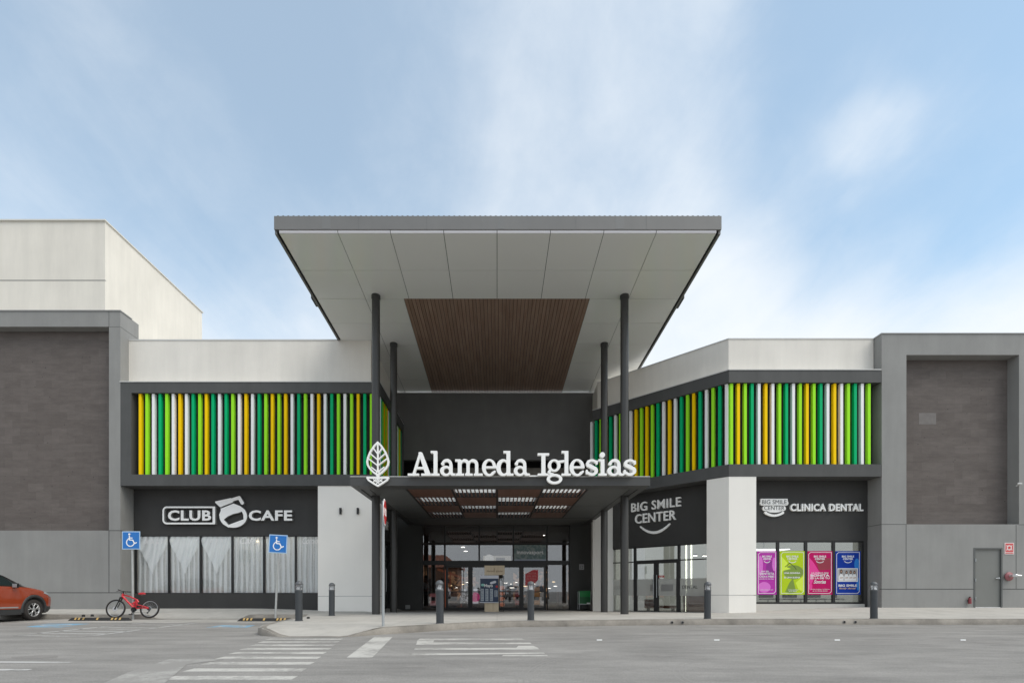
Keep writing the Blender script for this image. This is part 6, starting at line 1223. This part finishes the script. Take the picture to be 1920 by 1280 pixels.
M_cp = mat('car_paint', (.36, .052, .012), .25, metal=.2, coat=1.0); M_cb = mat('car_black_plastic', (.035, .036, .037), .6); M_cg = mat('car_glass', (.02, .03, .03), .05, spec=.8, coat=.5); M_cr = mat('car_gloss_black', (.01, .01, .01), .15, coat=.6)
vs = []; fs = []; nT = len(TT)
for s in SS:
    ring = [P3(s, t, 1) for t in TT]+[P3(s, t, -1) for t in TT[-2:0:-1]]; vs += ring
M_ = 2*nT-2
for i in range(len(SS)-1):
    for k in range(M_): fs.append((i*M_+k, i*M_+(k+1) % M_, (i+1)*M_+(k+1) % M_, (i+1)*M_+k))
fs.append(tuple(range(M_))); fs.append(tuple(range((len(SS)-1)*M_, len(SS)*M_))[::-1])
me = bpy.data.meshes.new('body'); me.from_pydata([tuple(float(c) for c in v) for v in vs], [], fs)
bm = bmesh.new(); bm.from_mesh(me); bmesh.ops.recalc_face_normals(bm, faces=bm.faces[:]); bm.to_mesh(me); bm.free()
for m_ in (M_cp, M_cb, M_cr): me.materials.append(m_)
for p in me.polygons:
    c = p.center; s = -c.y; zb, zl, zt_, ws, wb, wt = interp(s); p.use_smooth = True
    if c.z < zb+.20: p.material_index = 1
    elif 1.1 < s < 3.9 and c.z > zl+.02: p.material_index = 2
body = bpy.data.objects.new('body', me); COL.objects.link(body)
AX = (.86, 3.46); RW = .335
cutb = MB()
for s in AX:
    for sd_ in (-1, 1): cutb.cyl((sd_*.60, -s, RW+.01), (sd_*1.2, -s, RW+.01), RW+.055, n=48)
cu_ = cutb.build('cutter', M_cb)
bo = body.modifiers.new('b', 'BOOLEAN'); bo.object = cu_; bo.operation = 'DIFFERENCE'; bo.solver = 'EXACT'
bpy.context.view_layer.update(); m2 = bpy.data.meshes.new_from_object(body.evaluated_get(bpy.context.evaluated_depsgraph_get())); bpy.data.objects.remove(body); bpy.data.objects.remove(cu_)
body = bpy.data.objects.new('body', m2); m2.name = 'body'; COL.objects.link(body); body.parent = car
for p in m2.polygons:
    c = p.center
    for s in AX:
        if math.hypot(-c.y-s, c.z-RW-.01) < RW+.057 and abs(c.x) > .55 and abs(p.normal.x) < .99 and math.hypot(-c.y-s, c.z-RW-.01) > RW+.03: pass
def patch(name, s0, s1, t0, t1, m_, parent, side=1, off=.004, ns=14, ntt=8, edge=None):
    mb = MB()
    for i in range(ns+1):
        for k in range(ntt+1):
            t = t0+(t1-t0)*k/ntt; a, b = s0, s1
            if edge: a, b = edge(k/ntt, s0, s1)
            s = a+(b-a)*i/ns; x, z = csec(s, t); x2, z2 = csec(s, min(1, t+.012)); x1_, z1_ = csec(s, max(0, t-.012)); dx, dz = x2-x1_, z2-z1_; l = math.hypot(dx, dz)+1e-9
            mb.v.append((side*(x+dz/l*off), -s, z-dx/l*off))
    for i in range(ns):
        for k in range(ntt): mb.f.append([i*(ntt+1)+k, (i+1)*(ntt+1)+k, (i+1)*(ntt+1)+k+1, i*(ntt+1)+k+1]); mb.m.append(0); mb.sm.append(True)
    return mb.build(name, m_, parent, local=True)
for sd_ in (1, -1):
    patch('side_window', 1.55, 2.42, .56, .775, M_cg, car, sd_, .006, edge=lambda u, a, b: (a-.32+u*.42, b)); patch('side_window', 2.50, 3.45, .56, .775, M_cg, car, sd_, .006, edge=lambda u, a, b: (a, b-u*.15))
    patch('headlight', .12, .50, .47, .60, mat('headlight_glass', (.35, .40, .42), .1, coat=1), car, sd_, .006, edge=lambda u, a, b: (a+.02*u, b-.10*u))
    d_ = patch('door', 1.38, 2.44, .20, .50, M_cp, car, sd_, .006); 
    patch('trim_strip', 1.42, 2.42, .215, .235, mat('chrome_trim', (.6, .6, .6), .25, metal=.7), d_, sd_, .014, ntt=2); q_ = patch('door', 2.47, 3.10, .20, .50, M_cp, car, sd_, .006)
    MB().bbox(sd_*.90-.015, sd_*.90+.015, -2.35, -2.17, .90, .93, .008).build('handle', M_cp, d_, local=True)
    mm = MB().bbox(sd_*.98-.09, sd_*.98+.09, -1.62, -1.50, 1.02, 1.16, .035); mm.tube([(sd_*.87, -1.53, 1.03), (sd_*.93, -1.55, 1.06)], .025); mi_ = mm.build('mirror', M_cr, car, local=True)
    MB().bbox(sd_*.98-.07, sd_*.98+.07, -1.625, -1.618, 1.035, 1.145, .003).build('mirror_glass', M_alu, mi_, local=True)
    for s in AX:
        ar = MB(); n = 28; ri, ro = RW+.045, RW+.125; vs = []
        for i in range(n+1):
            a = R(-12+204*i/n)
            for r_, dx in ((ri, .006), (ri, .02), (ro, .02), (ro+.01, -.02)):
                y = -s+r_*math.cos(a); z = RW+.01+r_*math.sin(a); sx_ = min(max(-y, 0.02), LC-.02); tz = np.interp(z, [csec(sx_, t)[1] for t in (.16, .25, .36, .47, .5)], (.16, .25, .36, .47, .5)); xx = csec(sx_, float(tz))[0]
                vs.append((sd_*(max(xx, .70)+dx), y, z))
        ar.add(vs, [(i*4+k, i*4+k+1, (i+1)*4+k+1, (i+1)*4+k) for i in range(n) for k in range(3)], 0, True); ar.build('wheel_arch', M_cb, car, local=True)
    MB().bbox(sd_*.90-.02, sd_*.90+.02, -3.0, -1.32, .20, .36, .012).build('sill', M_cb, car, local=True)
patch('windscreen', 1.06, 1.80, .80, 1.0, M_cg, car, 1, .006, edge=None); patch('windscreen', 1.06, 1.80, .80, 1.0, M_cg, car, -1, .006)
for s in AX:
    for sd_ in (-1, 1):
        c = (sd_*.79, -s, RW)
        W1 = MB().lathe([(.215, -.09), (.30, -.10), (.328, -.07), (.335, 0), (.328, .07), (.30, .10), (.215, .09)], c, axis='X', n=44).build('wheel', M_tire, car, local=True)
        rm = MB(); rm.lathe([(.215, .06), (.222, .085), (.205, .088), (.19, .05)], (c[0]-(.0 if sd_ > 0 else 0), c[1], c[2]), axis='X', n=44) if sd_ > 0 else rm.lathe([(.215, -.06), (.222, -.085), (.205, -.088), (.19, -.05)], c, axis='X', n=44)
        xo = c[0]+sd_*.075
        for i in range(5):
            a = R(90+72*i)
            rm.tube([(xo, c[1], c[2]), (xo, c[1]+.11*math.cos(a), c[2]+.11*math.sin(a))], [.028, .02], n=8)
            for q in (-1, 1): rm.tube([(xo, c[1]+.10*math.cos(a), c[2]+.10*math.sin(a)), (xo, c[1]+.208*math.cos(a+q*.30), c[2]+.208*math.sin(a+q*.30))], [.018, .015], n=8)
        rm.cyl((xo-.02, c[1], c[2]), (xo+.02, c[1], c[2]), .04); rm.build('rim', M_alu, W1, local=True)
        MB().cyl((c[0]+sd_*.02, c[1], c[2]), (c[0]+sd_*.03, c[1], c[2]), .214, n=32).build('brake_cover', M_cr, W1, local=True)
MB().bbox(-.62, .62, -.03+.0, .02, .36, .52, .03).build('grille', M_cr, car, local=True)
MB().bbox(-.26, .26, .015, .03, .42, .53, .005).build('number_plate', M_flash, car, local=True)
MB().bbox(-.7, .7, -4.14, -4.04, .40, .6, .03).build('rear_bumper', M_cb, car, local=True)
for sd_ in (-1, 1): MB().bbox(sd_*.62-.1, sd_*.62+.1, -4.10, -4.0, .86, .98, .02).build('tail_light', M_red, car, local=True)
car.location = (-15.52, 17.05, ROAD); car.rotation_euler = (0, 0, 0)
for i, (x_, y_, r_, lab) in enumerate(((1.5, -11, 175, 'crossover car parked behind the viewer, mirrored in the middle of the entrance glass'), (5.2, -12, 183, 'crossover car parked behind the viewer, mirrored in the right part of the glass'), (-6.5, -13, 180, 'crossover car parked behind the viewer, mirrored in the left part of the glass'))):
    c2 = copy_tree(car); c2.location = (x_, y_, ROAD); c2.rotation_euler = (0, 0, R(r_)); c2['label'] = lab
    for ch in c2.children:
        if ch.name.split('.')[0] in ('body', 'door'): ch.data = ch.data.copy(); ch.data.materials[0] = mat('car_paint_%d' % i, ((.55, .56, .57), (.08, .08, .09), (.40, .41, .42))[i], .3, metal=.3, coat=1.)
# ================================================================== the far side of the car park (mirrored in the glass)
ob_ = thing('opposite_shops', (-14, -34, ROAD), 'long low brown row of shops across the car park, mirrored in the entrance glass', 'building')
part(MB().box(-16, -6.5, -44, -34, ROAD, 4.6), 'wall', mat('brown_render', (.22, .12, .08), .85, var=.1), ob_); m = MB(); m.add([(-16.5, -33.4, 4.6), (-6, -33.4, 4.6), (-9, -39, 7.0), (-16.5, -39, 7.0), (-16.5, -45, 4.6), (-6, -45, 4.6)], [(0, 1, 2, 3), (3, 2, 5, 4), (1, 5, 2), (0, 3, 4)]); part(m, 'roof', mat('roof_red_tile', (.25, .09, .05), .8, var=.2), ob_)
for i in range(3): w_ = part(MB().box(-15+i*2.9, -13+i*2.9, -33.97, -33.9, .3, 2.8), 'window', M_frame, ob_)
